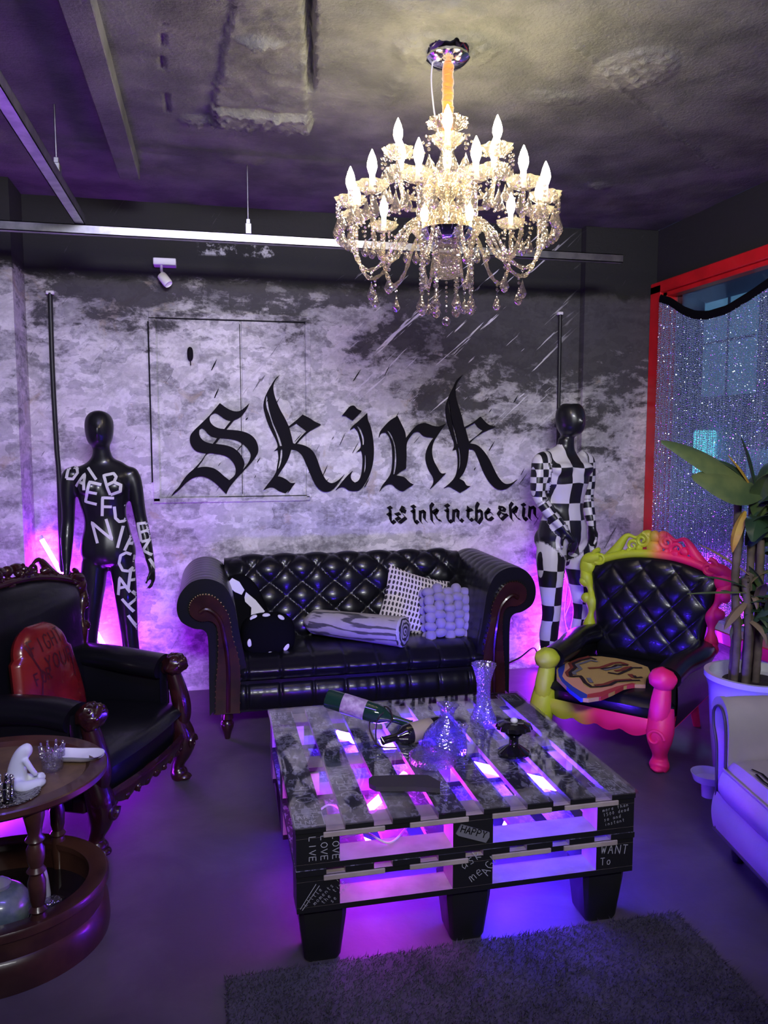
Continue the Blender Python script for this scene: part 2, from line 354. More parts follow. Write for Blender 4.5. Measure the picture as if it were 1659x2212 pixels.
# right wall round the window: above, below and towards the viewer
WY0, WY1, WZ0, WZ1 = 1.2, 4.80, .43, 2.62
mb = MB()
mb.box((XR, WY0-4.4, 0), (XR+.2, 4.93, WZ0)); mb.box((XR, WY0-4.4, WZ1), (XR+.2, 4.93, ZC)); mb.box((XR, -3.2, WZ0), (XR+.2, WY0, WZ1))
struct(mb, 'wall_side', M_wall)
mb = MB(); mb.box((-3.6, -3.3, 0), (3.2, -3.2, ZC)); struct(mb, 'wall_behind', M_black)
mb = MB(); mb.box((-3.7, -3.3, 0), (-3.6, 5.2, ZC)); struct(mb, 'wall_far_left', M_wall)
# ceiling: fine relief where the camera looks
def ceil_h(x, y):
    """how far the concrete hangs below the plane z = 3 (metres)"""
    P = Vector((x, y, 0)); h = .006*noise.fractal(P*2.2, 1, 2, 5)
    e = .02*noise.noise(P*9)+.01*noise.noise(P*30)
    lx = lerp(.10, .045, (y-2.6)/1.1); rx = lerp(.318, .47, max(0, (y-2.6)/1.1))
    if lx+e < x < rx+e*.4 and y < 3.66+e: h += .016+.008*noise.fractal(P*14, 1, 2, 4)
    if lx-.02+e < x < rx+.01+e and 3.5 < y < 3.69+2*e: h += .024+.030*abs(noise.noise(P*34))
    if rx+e*.4 < x < rx+.030+e*.3 and y < 3.30: h -= .09
    for (cx, cy, rx_, ry_, a) in [(.86, 2.86, .17, .14, .028), (1.62, 2.86, .14, .16, .022), (1.42, 3.15, .12, .06, .014), (-.02, 3.70, .075, .05, .028),
                              (-.03, 2.62, .09, .05, .03), (.20, 2.92, .08, .03, .03), (.75, 3.2, .035, .22, .012), (.22, 4.17, .12, .05, .016), (2.15, 4.15, .06, .05, .015), (.75, 2.6, .16, .06, .014)]:
        u = ((x-cx)/rx_)**2+((y-cy)/ry_)**2+2.2*e*12*.25
        if u < 1.3: h += a*max(0, 1-u/1.3)**.5*(.55+1.3*abs(noise.noise(P*26)))
    u = x*.75+y*.66
    if abs((x-1.9)*.62-(y-3.2)*.78+.02*noise.noise(P*5)) < .008 and 1.3 < x < 2.6: h += .008
    if abs(x-(.0)-.03*noise.noise(P*2)+(y-3.2)*.02+.14) < .0035 and 2.9 < y < 3.85: h -= .02
    return h
mb = MB(); X0, X1, Y0, Y1 = -1.5, 3.0, 2.3, 5.0
mb.grid(lambda u, v: (lerp(X0, X1, u), lerp(Y0, Y1, v), ZC-ceil_h(lerp(X0, X1, u), lerp(Y0, Y1, v))), 360, 216, flip=True)
mb.box((-3.6, -3.3, ZC+.11), (3.2, 5.2, ZC+.2)); mb.box((-3.6, -3.3, ZC), (3.2, Y0, ZC+.11)); mb.box((-3.6, Y0, ZC), (X0, 5.2, ZC+.11))
struct(mb, 'ceiling', M_ceil, smooth=True, auto=0)
mb = MB(); mb.box((-.425, 2.0, 2.925), (-.325, 4.36, 3.01), ch=.004); struct(mb, 'trim_1', M_ceil)      # concrete downstand
# plastered-over hatch on the back wall
mb = MB()
for lo, hi in [((-.345, 2.325), (.635, 2.362)), ((-.345, 1.20), (.62, 1.232)), ((-.345, 1.21), (-.305, 2.33)), ((.598, 1.22), (.632, 2.33))]:
    mb.box((lo[0], 4.984, lo[1]), (hi[0], 5.0, hi[1]), ch=.003)
mb.box((-.30, 4.992, 1.236), (.192, 5.0, 2.318), ch=.002); mb.box((.204, 4.988, 1.236), (.592, 5.0, 2.318), ch=.002)
struct(mb, 'trim_2', M_wall)
mb = MB(); mb.box((-.353, 4.985, 1.33), (-.346, 5.0, 2.30)); mb.box((.192, 4.994, 1.25), (.196, 4.999, 2.3)); mb.box((-.345, 4.982, 2.318), (.60, 4.990, 2.323)); mb.box((.05, 4.982, 1.233), (.60, 4.99, 1.236))
struct(mb, 'trim_3', M_letter)
# window: red frame, pane
mb = MB(); fx0, fx1 = XR-.05, XR+.05; fw = .085
mb.box((fx0, WY1-.001, WZ0), (fx1, WY1+.125, WZ1), ch=.005); mb.box((fx0+.02, WY1-.05, WZ0), (fx1, WY1, WZ1), ch=.004)
mb.box((fx0, WY0, WZ1-.055), (fx1, WY1+.125, WZ1+.02), ch=.005); mb.box((fx0+.02, WY0, WZ1-.085), (fx1, WY1, WZ1-.055), ch=.004)
mb.box((fx0-.03, WY0, WZ0-.04), (fx1, WY1+.125, WZ0+.035), ch=.005); mb.box((fx0, WY0-.03, WZ0), (fx1, WY0+.05, WZ1), ch=.005)
wf = struct(mb, 'window_1', M_red)
mb = MB(); mb.box((XR+.03, WY0+.03, WZ0+.02), (XR+.036, WY1, WZ1-.05)); o = mb.build('pane', M_pane, wf, smooth=False)
# street outside
area('street_fill_light', (5.6, 5.5, 5.2), 1.5, 50, (.26, .50, 1), (9.5, 8.0, 1.5))  # unseen blue fill added outside to brighten the facade
area('street_fill_light', (6.2, 9.5, 3.8), 1.0, 36, (.26, .46, 1), (3.0, 3.6, 1.4))  # second added blue fill, aimed back at the window and beads
M_fac = NT('dusky_facade'); _p = M_fac.obj()
M_fac.set(Base_Color=M_fac.mix(M_fac.noise(_p, 1.4, 4), (.10, .17, .27), (.20, .30, .42)), Roughness=.7)
M_fac.put(M_fac.b.inputs['Emission Color'], (.10, .24, .42)); M_fac.b.inputs['Emission Strength'].default_value = 0
M_fac = M_fac.m
M_win = mat('lit_window_glass', (.1, .2, .3), .3, emit=(.12, .30, .52), es=.22)
M_cyan = mat('cyan_sign', (.1, .5, .6), .3, emit=(.12, .75, .85), es=.7)
M_pinkl = mat('magenta_sign', (.5, .1, .6), .3, emit=(.75, .12, 1.0), es=3.5)
M_lamp = mat('white_street_lights', (1, 1, 1), .3, emit=(.8, .9, 1), es=6)
bg = thing('building', 'dim blue building front with lit windows across the street, seen through the bead curtain', 'building', (9.5, 6.5, 0))
mb = MB(); mb.box((0, -4, -1.5), (.4, 9, 6.5)); mb.build('facade', M_fac, bg, smooth=False)
for (y, z, a, b) in [(1.2, 2.7, 1.5, 1.5), (-1.2, 2.7, 1.7, 1.5), (3.6, 2.4, 1.6, 1.9), (-3.4, 2.5, 1.4, 1.6), (5.8, 2.4, 1.5, 1.8), (.9, -.3, 1.9, 1.5), (3.7, -.2, 2.2, 1.6), (-2.0, -.4, 2.1, 1.5)]:
    mb = MB(); mb.box((-.05, y, z), (0.02, y+a, z+b), 0); mb.box((-.07, y+a/2-.03, z), (-.04, y+a/2+.03, z+b), 1); mb.box((-.07, y, z+b*.55), (-.04, y+a, z+b*.55+.05), 1)
    mb.build('window', [M_win, M_fac], bg, smooth=False)
mb = MB(); mb.box((-.35, 6.75, .9), (-.05, 7.1, 1.75), ch=.03); tag(mb.build('shop_sign', M_cyan), 'glowing cyan sign across the street, left side of the window', 'sign').location = (9.5, 6.5, 0)
mb = MB(); mb.tube([(7.2, 7.1, -.6), (7.2, 7.1, 1.0)], .035); tag(mb.build('neon_sign', M_pinkl), 'upright magenta neon light behind the bead curtain near the potted plant', 'sign')
mb = MB()
for i in range(9): mb.ell((8.8, 8.1-.16*i, .32-.05*math.sin(i)), .03, 8, 6)
tag(mb.build('string_lights', M_lamp), 'row of small white lights outside low behind the bead curtain', 'light')
mb = MB(); mb.box((3.2, -2, -.6), (12, 14, -.5)); struct(mb, 'ground', M_floor)

# ---------------------------------------------------------------- wall lettering
LET = {'s':[[(0.065,1.815),(0.082,1.802),(0.109,1.783),(0.14,1.769),(0.171,1.765),(0.195,1.773),(0.219,1.792),(0.245,1.816),(0.231,1.784),(0.206,1.748),(0.178,1.724),(0.151,1.711),(0.131,1.688),(0.102,1.652),(0.142,1.65),(0.197,1.642),(0.244,1.624),(0.275,1.596),(0.293,1.556),(0.294,1.512),(0.277,1.48),(0.249,1.444),(0.196,1.388),(0.144,1.332),(0.111,1.288),(0.094,1.252),(0.072,1.276),(0.033,1.317),(-0.005,1.346),(-0.051,1.364),(-0.098,1.357),(-0.141,1.331),(-0.181,1.292),(-0.216,1.261),(-0.239,1.245),(-0.223,1.269),(-0.196,1.296),(-0.168,1.339),(-0.136,1.379),(-0.101,1.41),(-0.057,1.458),(-0.023,1.507),(-0.048,1.51),(-0.083,1.521),(-0.109,1.549),(-0.12,1.584),(-0.116,1.616),(-0.096,1.644),(-0.056,1.683),(0.003,1.742)],[(0.038,1.754),(0.019,1.747),(0.003,1.727),(0.004,1.703),(0.021,1.679),(0.052,1.662),(0.089,1.656),(0.111,1.684),(0.131,1.708),(0.1,1.715),(0.065,1.739)],[(-0.045,1.661),(-0.059,1.652),(-0.063,1.624),(-0.05,1.596),(-0.024,1.576),(0.017,1.565),(0.039,1.592),(0.045,1.602),(0.016,1.61),(-0.011,1.628),(-0.03,1.652)],[(0.064,1.602),(0.117,1.596),(0.168,1.584),(0.207,1.56),(0.234,1.528),(0.248,1.496),(0.241,1.464),(0.225,1.436),(0.199,1.404),(0.209,1.44),(0.198,1.476),(0.175,1.512),(0.14,1.54),(0.101,1.554),(0.034,1.565)],[(-0.014,1.504),(0.037,1.503),(0.084,1.493),(0.119,1.473),(0.142,1.444),(0.154,1.408),(0.149,1.372),(0.114,1.338),(0.081,1.365),(0.051,1.393),(0.02,1.413),(-0.019,1.422),(-0.05,1.422),(-0.079,1.416),(-0.05,1.456)]],'k':[[(0.438,1.994),(0.411,1.973),(0.381,1.929),(0.356,1.885),(0.338,1.842),(0.331,1.798),(0.34,1.749),(0.358,1.691),(0.382,1.637),(0.406,1.588),(0.416,1.544),(0.395,1.52),(0.416,1.525),(0.421,1.475),(0.414,1.435),(0.406,1.391),(0.385,1.352),(0.353,1.312),(0.324,1.273),(0.362,1.29),(0.392,1.287),(0.421,1.267),(0.461,1.252),(0.491,1.276),(0.526,1.316),(0.496,1.317),(0.472,1.336),(0.442,1.353),(0.415,1.359),(0.428,1.381),(0.458,1.425),(0.483,1.47),(0.503,1.529),(0.538,1.521),(0.568,1.494),(0.592,1.444),(0.612,1.394),(0.636,1.339),(0.666,1.288),(0.696,1.263),(0.732,1.258),(0.772,1.277),(0.803,1.312),(0.843,1.367),(0.798,1.327),(0.762,1.312),(0.732,1.323),(0.707,1.358),(0.682,1.418),(0.663,1.473),(0.638,1.518),(0.598,1.548),(0.558,1.561),(0.539,1.564),(0.569,1.598),(0.619,1.642),(0.694,1.686),(0.649,1.707),(0.62,1.726),(0.576,1.748),(0.535,1.711),(0.488,1.674),(0.466,1.721),(0.437,1.774),(0.418,1.818),(0.4,1.871),(0.395,1.92),(0.408,1.959)],[(0.537,1.692),(0.569,1.667),(0.601,1.645),(0.559,1.603),(0.526,1.563),(0.514,1.568),(0.503,1.618),(0.491,1.664),(0.515,1.679)],[(0.353,1.864),(0.348,1.837),(0.352,1.788),(0.369,1.74),(0.387,1.681),(0.406,1.632),(0.42,1.588),(0.431,1.55),(0.444,1.551),(0.433,1.593),(0.411,1.647),(0.388,1.701),(0.371,1.759),(0.361,1.808),(0.357,1.847)],[(0.437,1.531),(0.433,1.494),(0.427,1.45),(0.416,1.401),(0.429,1.425),(0.444,1.48),(0.446,1.529)]],'i':[[(0.992,1.76),(0.963,1.733),(0.927,1.701),(0.899,1.678),(0.879,1.653),(0.907,1.668),(0.927,1.648),(0.943,1.603),(0.95,1.543),(0.922,1.51),(0.953,1.522),(0.962,1.472),(0.96,1.416),(0.952,1.361),(0.934,1.325),(0.911,1.313),(0.89,1.331),(0.883,1.356),(0.896,1.389),(0.865,1.361),(0.829,1.321),(0.785,1.267),(0.818,1.286),(0.844,1.283),(0.869,1.265),(0.9,1.26),(0.936,1.264),(0.973,1.299),(1.004,1.355),(1.027,1.426),(1.036,1.507),(1.03,1.598),(1.015,1.673),(0.997,1.718)],[(0.922,1.681),(0.945,1.638),(0.958,1.598),(0.963,1.555),(0.971,1.558),(0.972,1.593),(0.961,1.633),(0.938,1.676)],[(0.976,1.495),(0.976,1.446),(0.969,1.365),(0.981,1.401),(0.984,1.452),(0.982,1.492)],[(0.828,1.742),(0.856,1.775),(0.882,1.803),(0.905,1.807),(0.928,1.786),(0.957,1.774),(0.928,1.743),(0.897,1.714),(0.871,1.73),(0.851,1.743)]],'n':[[(1.193,1.743),(1.145,1.714),(1.106,1.676),(1.077,1.638),(1.069,1.602),(1.087,1.632),(1.113,1.638),(1.132,1.619),(1.152,1.569),(1.16,1.499),(1.159,1.429),(1.149,1.371),(1.126,1.333),(1.093,1.292),(1.074,1.254),(1.106,1.289),(1.152,1.301),(1.185,1.275),(1.228,1.255),(1.265,1.274),(1.304,1.296),(1.278,1.309),(1.238,1.345),(1.185,1.358),(1.211,1.38),(1.251,1.402),(1.254,1.486),(1.257,1.569),(1.283,1.613),(1.31,1.639),(1.336,1.642),(1.369,1.616),(1.409,1.607),(1.44,1.604),(1.41,1.562),(1.39,1.517),(1.385,1.459),(1.404,1.395),(1.438,1.336),(1.438,1.304),(1.416,1.265),(1.465,1.31),(1.524,1.368),(1.492,1.368),(1.464,1.407),(1.437,1.459),(1.427,1.511),(1.436,1.568),(1.47,1.626),(1.521,1.695),(1.476,1.677),(1.436,1.68),(1.382,1.697),(1.336,1.69),(1.303,1.664),(1.25,1.6),(1.244,1.639),(1.217,1.696)],[(1.123,1.651),(1.145,1.613),(1.168,1.562),(1.175,1.499),(1.172,1.422),(1.165,1.362),(1.175,1.366),(1.186,1.422),(1.186,1.499),(1.175,1.569),(1.152,1.626),(1.132,1.65)]],'k2':[[(1.635,2.016),(1.594,1.979),(1.568,1.927),(1.542,1.876),(1.522,1.818),(1.521,1.754),(1.536,1.69),(1.557,1.626),(1.581,1.549),(1.57,1.52),(1.595,1.529),(1.606,1.458),(1.603,1.393),(1.587,1.341),(1.553,1.302),(1.511,1.269),(1.546,1.28),(1.58,1.263),(1.622,1.238),(1.656,1.255),(1.697,1.28),(1.669,1.285),(1.648,1.314),(1.617,1.331),(1.648,1.373),(1.671,1.438),(1.682,1.529),(1.715,1.522),(1.743,1.477),(1.771,1.411),(1.799,1.352),(1.842,1.292),(1.884,1.259),(1.926,1.253),(1.975,1.274),(2.029,1.32),(1.982,1.294),(1.939,1.294),(1.897,1.331),(1.861,1.391),(1.826,1.457),(1.783,1.516),(1.735,1.555),(1.687,1.565),(1.721,1.6),(1.782,1.639),(1.868,1.675),(1.816,1.691),(1.76,1.742),(1.719,1.71),(1.648,1.671),(1.63,1.742),(1.603,1.819),(1.587,1.883),(1.591,1.947)],[(1.723,1.702),(1.747,1.672),(1.78,1.652),(1.734,1.613),(1.682,1.576),(1.67,1.613),(1.656,1.665)],[(1.54,1.866),(1.537,1.818),(1.553,1.742),(1.577,1.639),(1.597,1.562),(1.605,1.562),(1.591,1.626),(1.563,1.716),(1.548,1.799)],[(1.607,1.536),(1.616,1.477),(1.612,1.373),(1.623,1.419),(1.623,1.484),(1.615,1.536)]]}
TAG = [('i',[[(1.148,1.134),(1.151,1.064),(1.161,1.041),(1.182,1.057)],[(1.134,1.137),(1.158,1.15)],[(1.131,1.094),(1.151,1.107)]]),('s',[[(1.25,1.142),(1.236,1.149),(1.219,1.119),(1.243,1.112),(1.25,1.132)],[(1.216,1.106),(1.185,1.097),(1.216,1.079),(1.188,1.063),(1.209,1.039)],[(1.212,1.043),(1.255,1.075)],[(1.229,1.106),(1.255,1.078)]]),('i',[[(1.311,1.137),(1.312,1.064),(1.322,1.037),(1.339,1.053)],[(1.294,1.144),(1.318,1.154)],[(1.294,1.111),(1.311,1.121)]]),('n',[[(1.353,1.116),(1.353,1.053),(1.363,1.039)],[(1.353,1.11),(1.384,1.119),(1.381,1.066),(1.398,1.045)]]),('k',[[(1.442,1.168),(1.425,1.145),(1.433,1.051),(1.447,1.034)],[(1.436,1.105),(1.474,1.127),(1.46,1.101),(1.443,1.098)],[(1.453,1.098),(1.474,1.057),(1.495,1.053)]]),('i',[[(1.544,1.136),(1.544,1.065),(1.555,1.038),(1.576,1.051)],[(1.526,1.143),(1.552,1.158)],[(1.526,1.113),(1.544,1.119)]]),('n',[[(1.586,1.119),(1.583,1.048),(1.59,1.041)],[(1.586,1.112),(1.617,1.121),(1.614,1.067),(1.636,1.04),(1.65,1.056)]]),('t',[[(1.688,1.14),(1.685,1.066),(1.703,1.045),(1.721,1.058)],[(1.676,1.11),(1.716,1.123)]]),('h',[[(1.759,1.166),(1.745,1.139),(1.746,1.057),(1.739,1.044)],[(1.749,1.105),(1.781,1.115),(1.785,1.063),(1.76,1.026)]]),('e',[[(1.838,1.124),(1.81,1.09),(1.817,1.052),(1.842,1.048),(1.864,1.065)],[(1.813,1.094),(1.842,1.107),(1.86,1.086)]]),('s',[[(1.942,1.132),(1.913,1.136),(1.91,1.115),(1.942,1.108),(1.949,1.128)],[(1.917,1.105),(1.9,1.081),(1.925,1.047),(1.968,1.083)],[(1.925,1.091),(1.961,1.08)]]),('k',[[(2.003,1.162),(1.986,1.138),(1.994,1.055),(2.005,1.041)],[(2.001,1.103),(2.036,1.134),(2.026,1.103),(2.004,1.093)],[(2.012,1.096),(2.041,1.054),(2.06,1.047)]]),('i',[[(2.088,1.129),(2.082,1.064),(2.093,1.039),(2.111,1.056)],[(2.071,1.14),(2.095,1.152)]]),('n',[[(2.132,1.132),(2.126,1.059),(2.137,1.042)],[(2.132,1.121),(2.165,1.131),(2.166,1.076),(2.185,1.051)]])]
def letter(polys, name, parent, y, depth):
    cu = bpy.data.curves.new(name, 'CURVE'); cu.dimensions = '2D'; cu.fill_mode = 'BOTH'; cu.extrude = depth/2
    cx = sum(p[0] for p in polys[0])/len(polys[0]); cz = sum(p[1] for p in polys[0])/len(polys[0])
    for pl in polys:
        s = cu.splines.new('BEZIER'); s.bezier_points.add(len(pl)-1); s.use_cyclic_u = True
        n = len(pl); V = [Vector((p[0]-cx, p[1]-cz, 0)) for p in pl]
        for i, p in enumerate(V):
            b = s.bezier_points[i]; b.co = p; a, c = V[i-1], V[(i+1) % n]; d1, d2 = (p-a), (c-p)
            ang = d1.angle(d2) if d1.length > 1e-6 and d2.length > 1e-6 else 0
            if ang > .95: b.handle_left = p-d1*.3; b.handle_right = p+d2*.3
            else:
                t = (d1.normalized()+d2.normalized()).normalized(); b.handle_left = p-t*d1.length*.33; b.handle_right = p+t*d2.length*.33
    cu.resolution_u = 6
    tmp = bpy.data.objects.new('tmp', cu); COL.objects.link(tmp)
    me = bpy.data.meshes.new_from_object(tmp.evaluated_get(bpy.context.evaluated_depsgraph_get())); bpy.data.objects.remove(tmp)
    me.name = name; me.materials.clear(); me.materials.append(M_letter)
    o = bpy.data.objects.new(name, me); COL.objects.link(o); o.parent = parent; o.rotation_euler = (PI/2, 0, 0); o.location = (cx, y, cz)
    return o
sg = thing('wall_sign', 'large black blackletter word "skink" on the distressed back wall above the sofa', 'sign')
for k, nm in [('s', 'letter_s'), ('k', 'letter_k'), ('i', 'letter_i'), ('n', 'letter_n'), ('k2', 'letter_k')]:
    L = LET[k]
    letter(L, nm, sg, 4.978, .012)
tg = thing('wall_tagline', 'small blackletter line "is ink in the skin" painted under the big wall word', 'sign')
for ch, sts in TAG:
    mb = MB()
    for st in sts: nib(mb, st, .024, math.radians(-42), 4.988, 4.9975)
    mb.build('letter_'+ch, M_letter, tg, smooth=False)
mb = MB()      # ink splashes round the lettering
for i in range(34):
    x = random.uniform(-.1, 2.1); z = random.uniform(1.25, 2.1); l = random.uniform(.02, .10); a = math.radians(random.uniform(48, 66))
    dx, dz = l*math.cos(a), l*math.sin(a); q = random.uniform(.0012, .0035)
    mb.prism([(x-q, z), (x+dx*.5-q*1.5, z+dz*.5), (x+dx, z+dz), (x+dx*.5+q*1.5, z+dz*.5), (x+q, z)], 4.981, 4.984, 0, 'xz')
o = mb.build('ink_splashes', M_letter, sg, smooth=False, kind='stuff')
# ---------------------------------------------------------------- fixtures on wall and ceiling
t = thing('track_spotlight', 'small white swivel spotlight under a flat white box, top of the back wall', 'light', (-.24, 4.93, 2.64))
mb = MB(); mb.box((-.065, -.02, -.02), (.065, .07, .02), ch=.003); mb.build('mount_box', M_white, t, smooth=False)
mb = MB(); mb.tube([(-.02, 0, -.02), (-.02, -.005, -.05), (-.01, -.01, -.085)], .008); mb.build('arm', M_white, t)
mb = MB(); mb.lathe([(.0, -.035), (.026, -.035), (.028, -.02), (.028, .03), (.024, .04), (.022, .034), (0, .03)], (-.0, -.03, -.108), 20, ax=(.55, -.35, -.75)); mb.build('lamp_head', M_white, t)
t = thing('wall_peg', 'black oval peg with a short dangling wire on the plastered hatch', 'hook', (-.106, 4.985, 2.09))
mb = MB(); mb.ell((0, -.012, .02), (.018, .02, .042), sq=.8); mb.build('body', M_letter, t)
mb = MB(); mb.tube([(0, -.02, -.015), (.002, -.018, -.05)], .003); mb.build('wire', M_letter, t)
def pole(name, pts, r, cap, lab):
    t = thing(name, lab, 'pipe', pts[-1])
    b = Vector(pts[-1]); mb = MB(); mb.tube(spl([Vector(p)-b for p in pts]), r, 10); mb.build('pipe', M_black, t)
    mb = MB(); q = Vector(pts[0])-b; mb.box((q.x-cap, q.y-.012, q.z-.008), (q.x+cap, q.y+.02, q.z+.012), ch=.003); mb.build('end_cap', M_white, t, smooth=False)
pole('conduit_pipe', [(-.89, 4.96, 2.44), (-.893, 4.96, 2.0), (-.887, 4.96, 1.56), (-.88, 4.96, 1.34), (-.888, 4.955, .81), (-.90, 4.95, .02)], .014, .022, 'bent black pipe running down the back wall behind the lettered mannequin')
pole('conduit_pipe', [(2.311, 4.965, 2.43), (2.314, 4.965, 1.81), (2.316, 4.965, 1.2), (2.318, 4.965, .02)], .012, .018, 'straight black pipe on the back wall behind the checkered mannequin')
def channel(name, a, b, lab, w_=.042):
    a, b = Vector(a), Vector(b); d = (b-a); L = d.length; t = thing(name, lab, 'rail', a, math.atan2(d.y, d.x))
    mb = MB(); h = .045
    for lo, hi in [((0, -w_/2, 0), (L, w_/2, .004)), ((0, -w_/2, 0), (L, -w_/2+.004, h)), ((0, w_/2-.004, 0), (L, w_/2, h)), ((0, -w_/2, h-.004), (L, -w_/2+.012, h)), ((0, w_/2-.012, h-.004), (L, w_/2, h))]: mb.box(lo, hi)
    mb.build('channel', M_galv, t, smooth=False); return t
RZ = 2.598
r1 = channel('ceiling_rail', (-1.6, 4.20, RZ), (2.325, 4.20, RZ), 'long galvanised rail hanging across the room in front of the back wall')
r2 = channel('ceiling_rail', (-.618, 1.6, RZ+.047), (-.60, 4.19, RZ+.047), 'galvanised rail at upper left running from the viewer to the long rail', .05)
def hanger(x, y, z0, lab):
    t = thing('hanger_rod', lab, 'rod', (x, y, z0))
    mb = MB(); mb.tube([(0, 0, .03), (0, 0, ZC-z0-.012)], .004); mb.build('rod', M_galv, t)
    mb = MB(); mb.box((-.016, -.026, -.004), (.016, .026, .05), ch=.003); mb.box((-.010, -.010, .05), (.010, .010, .075), ch=.002); mb.build('clamp', M_galv, t, smooth=False)
hanger(.215, 4.20, RZ+.047, 'thin threaded rod holding the long rail left of the chandelier')
hanger(-.606, 3.63, RZ+.10, 'thin threaded rod holding the forward rail at upper left')

# ---------------------------------------------------------------- chandelier
def chandelier():
    cx, cy = .863, 2.83; T = thing('chandelier', 'crystal candle chandelier with lit bulbs hanging on an orange sleeve', 'chandelier', (cx, cy, 2.0)); a0 = math.atan2(-cy, -cx)
    Z = lambda z: z-2.0
    mb = MB(); mb.lathe([(0, Z(3.03)), (.085, Z(3.03)), (.088, Z(2.985)), (.075, Z(2.965)), (.078, Z(2.955)), (.055, Z(2.935)), (.03, Z(2.93)), (.0, Z(2.925))], seg=32, scal=(16, .02)); mb.build('canopy', M_chrome, T)
    mb = MB(); P = []; R = []
    for i in range(70):
        u = i/69; P.append((.002*math.sin(i*1.3), .002*math.cos(i*1.1), Z(lerp(2.935, 2.68, u)))); R.append(.0165+.004*abs(math.sin(i*.9))+.0015*random.random())
    mb.tube(P, R, 14); mb.build('velvet_sleeve', M_orange, T)
    mb = MB(); mb.tube(spl([(-.055, 0, Z(2.96)), (-.062, 0, Z(2.88)), (-.052, 0, Z(2.78)), (-.035, 0, Z(2.70))]), .003); mb.build('wire', mat('grey_wire', (.3, .3, .3), .4), T)
    mb = MB(); mb.lathe([(0, Z(2.72)), (.012, Z(2.72)), (.016, Z(2.69)), (.035, Z(2.66)), (.018, Z(2.63)), (.024, Z(2.60)), (.050, Z(2.57)), (.056, Z(2.54)), (.040, Z(2.49)), (.022, Z(2.465)), (.040, Z(2.44)), (.062, Z(2.41)), (.066, Z(2.385)), (.05, Z(2.35)), (.03, Z(2.34)), (.0, Z(2.34))], seg=24, scal=(12, .06)); mb.build('glass_column', M_cry, T)
    mb = MB(); mb.lathe([(.020, Z(2.700)), (.055, Z(2.715)), (.074, Z(2.74)), (.070, Z(2.742)), (.05, Z(2.722)), (.016, Z(2.705))], seg=36, scal=(9, .09)); mb.build('crown_dish', M_cry, T)
    mb = MB(); mb.lathe([(.0, Z(2.30)), (.05, Z(2.302)), (.085, Z(2.325)), (.10, Z(2.355)), (.096, Z(2.357)), (.08, Z(2.332)), (.045, Z(2.312)), (0, Z(2.31))], seg=36, scal=(12, .03)); mb.build('metal_bowl', M_chrome, T)
    mb = MB(); mb.lathe([(.0, Z(2.30)), (.04, Z(2.30)), (.055, Z(2.27)), (.035, Z(2.24)), (.058, Z(2.215)), (.062, Z(2.20)), (.03, Z(2.185)), (.0, Z(2.18))], seg=30, scal=(10, .05)); mb.build('lower_bowl', M_cry, T)
    for k in range(10):      # upright glass leaves round the column
        a = a0+2*PI*k/10; c, s = math.cos(a), math.sin(a); mb = MB()
        mb.tube(spl([(.05*c, .05*s, Z(2.36)), (.085*c, .085*s, Z(2.43)), (.07*c, .07*s, Z(2.52)), (.10*c, .10*s, Z(2.575)), (.125*c, .125*s, Z(2.555))], 5), [(.006, .003)]*4+[(.016, .004)]*6+[(.012, .004)]*8+[(.006, .003)]*3, 8)
        mb.build('glass_leaf', M_cry, T)
    def bulb_at(r, a, zb, zc):
        c, s = math.cos(a), math.sin(a); p = (r*c, r*s, 0)
        mb = MB(); z = Z(zb); mb.lathe([(.010, z-.012), (.030, z-.006), (.046, z+.006), (.056, z+.022), (.0535, z+.023), (.043, z+.010), (.026, z), (.010, z-.002)], p, 32, scal=(8, .10)); mb.build('bobeche', M_cry, T)
        mb = MB(); mb.lathe([(.0, z-.008), (.012, z-.008), (.012, z+.008), (.010, z+.012), (.0105, z+.05), (.0, z+.05)], p, 12); mb.build('candle_sleeve', M_white, T)
        mb = MB(); z = Z(zc); mb.lathe([(0, z-.036), (.009, z-.036), (.0135, z-.024), (.0175, z-.010), (.0165, z+.004), (.011, z+.024), (.005, z+.038), (.0015, z+.046), (0, z+.047)], p, 14); mb.build('bulb', M_bulb, T)
    def bead(mb, p, r=.007):
        mb.lathe([(0, -r), (r*.85, -r*.35), (r*.85, r*.35), (0, r)], p, 6)
    def drop(mb, p, l=.05, r=.014):
        mb.lathe([(0, 0), (r*.28, -l*.25), (r, -l*.72), (r*.55, -l*.92), (0, -l)], p, 6)
    for k in range(12):
        a = a0+math.radians(15)+2*PI*k/12; c, s = math.cos(a), math.sin(a); R = .355
        mb = MB(); P = spl([(.05*c, .05*s, Z(2.35)), (.10*c, .10*s, Z(2.395)), (.17*c, .17*s, Z(2.345)), (.235*c, .235*s, Z(2.235)), (.30*c, .30*s, Z(2.205)), (.345*c, .345*s, Z(2.27)), (R*c, R*s, Z(2.36)), (R*c, R*s, Z(2.425))], 6)
        mb.tube(P, [.0068+.0016*math.sin(i*2.1) for i in range(len(P))], 8); mb.build('arm', M_cry, T)
        bulb_at(R, a, 2.43, 2.515)
        for da in (-.16, -.06, .06, .16):
            q = ((R+.045)*math.cos(a+da), (R+.045)*math.sin(a+da)); mb = MB()
            for i in range(3): bead(mb, (q[0], q[1], Z(2.435-.016*i)))
            drop(mb, (q[0], q[1], Z(2.39)), .072, .018); mb.build('crystal_pendant', M_drop, T)
        mb = MB(); q = (.28*c, .28*s)      # pendant under the arm
        for i in range(2): bead(mb, (q[0], q[1], Z(2.195-.016*i)))
        drop(mb, (q[0], q[1], Z(2.165)), .070, .018); mb.build('crystal_pendant', M_drop, T)
        mb = MB(); b = a+2*PI/12
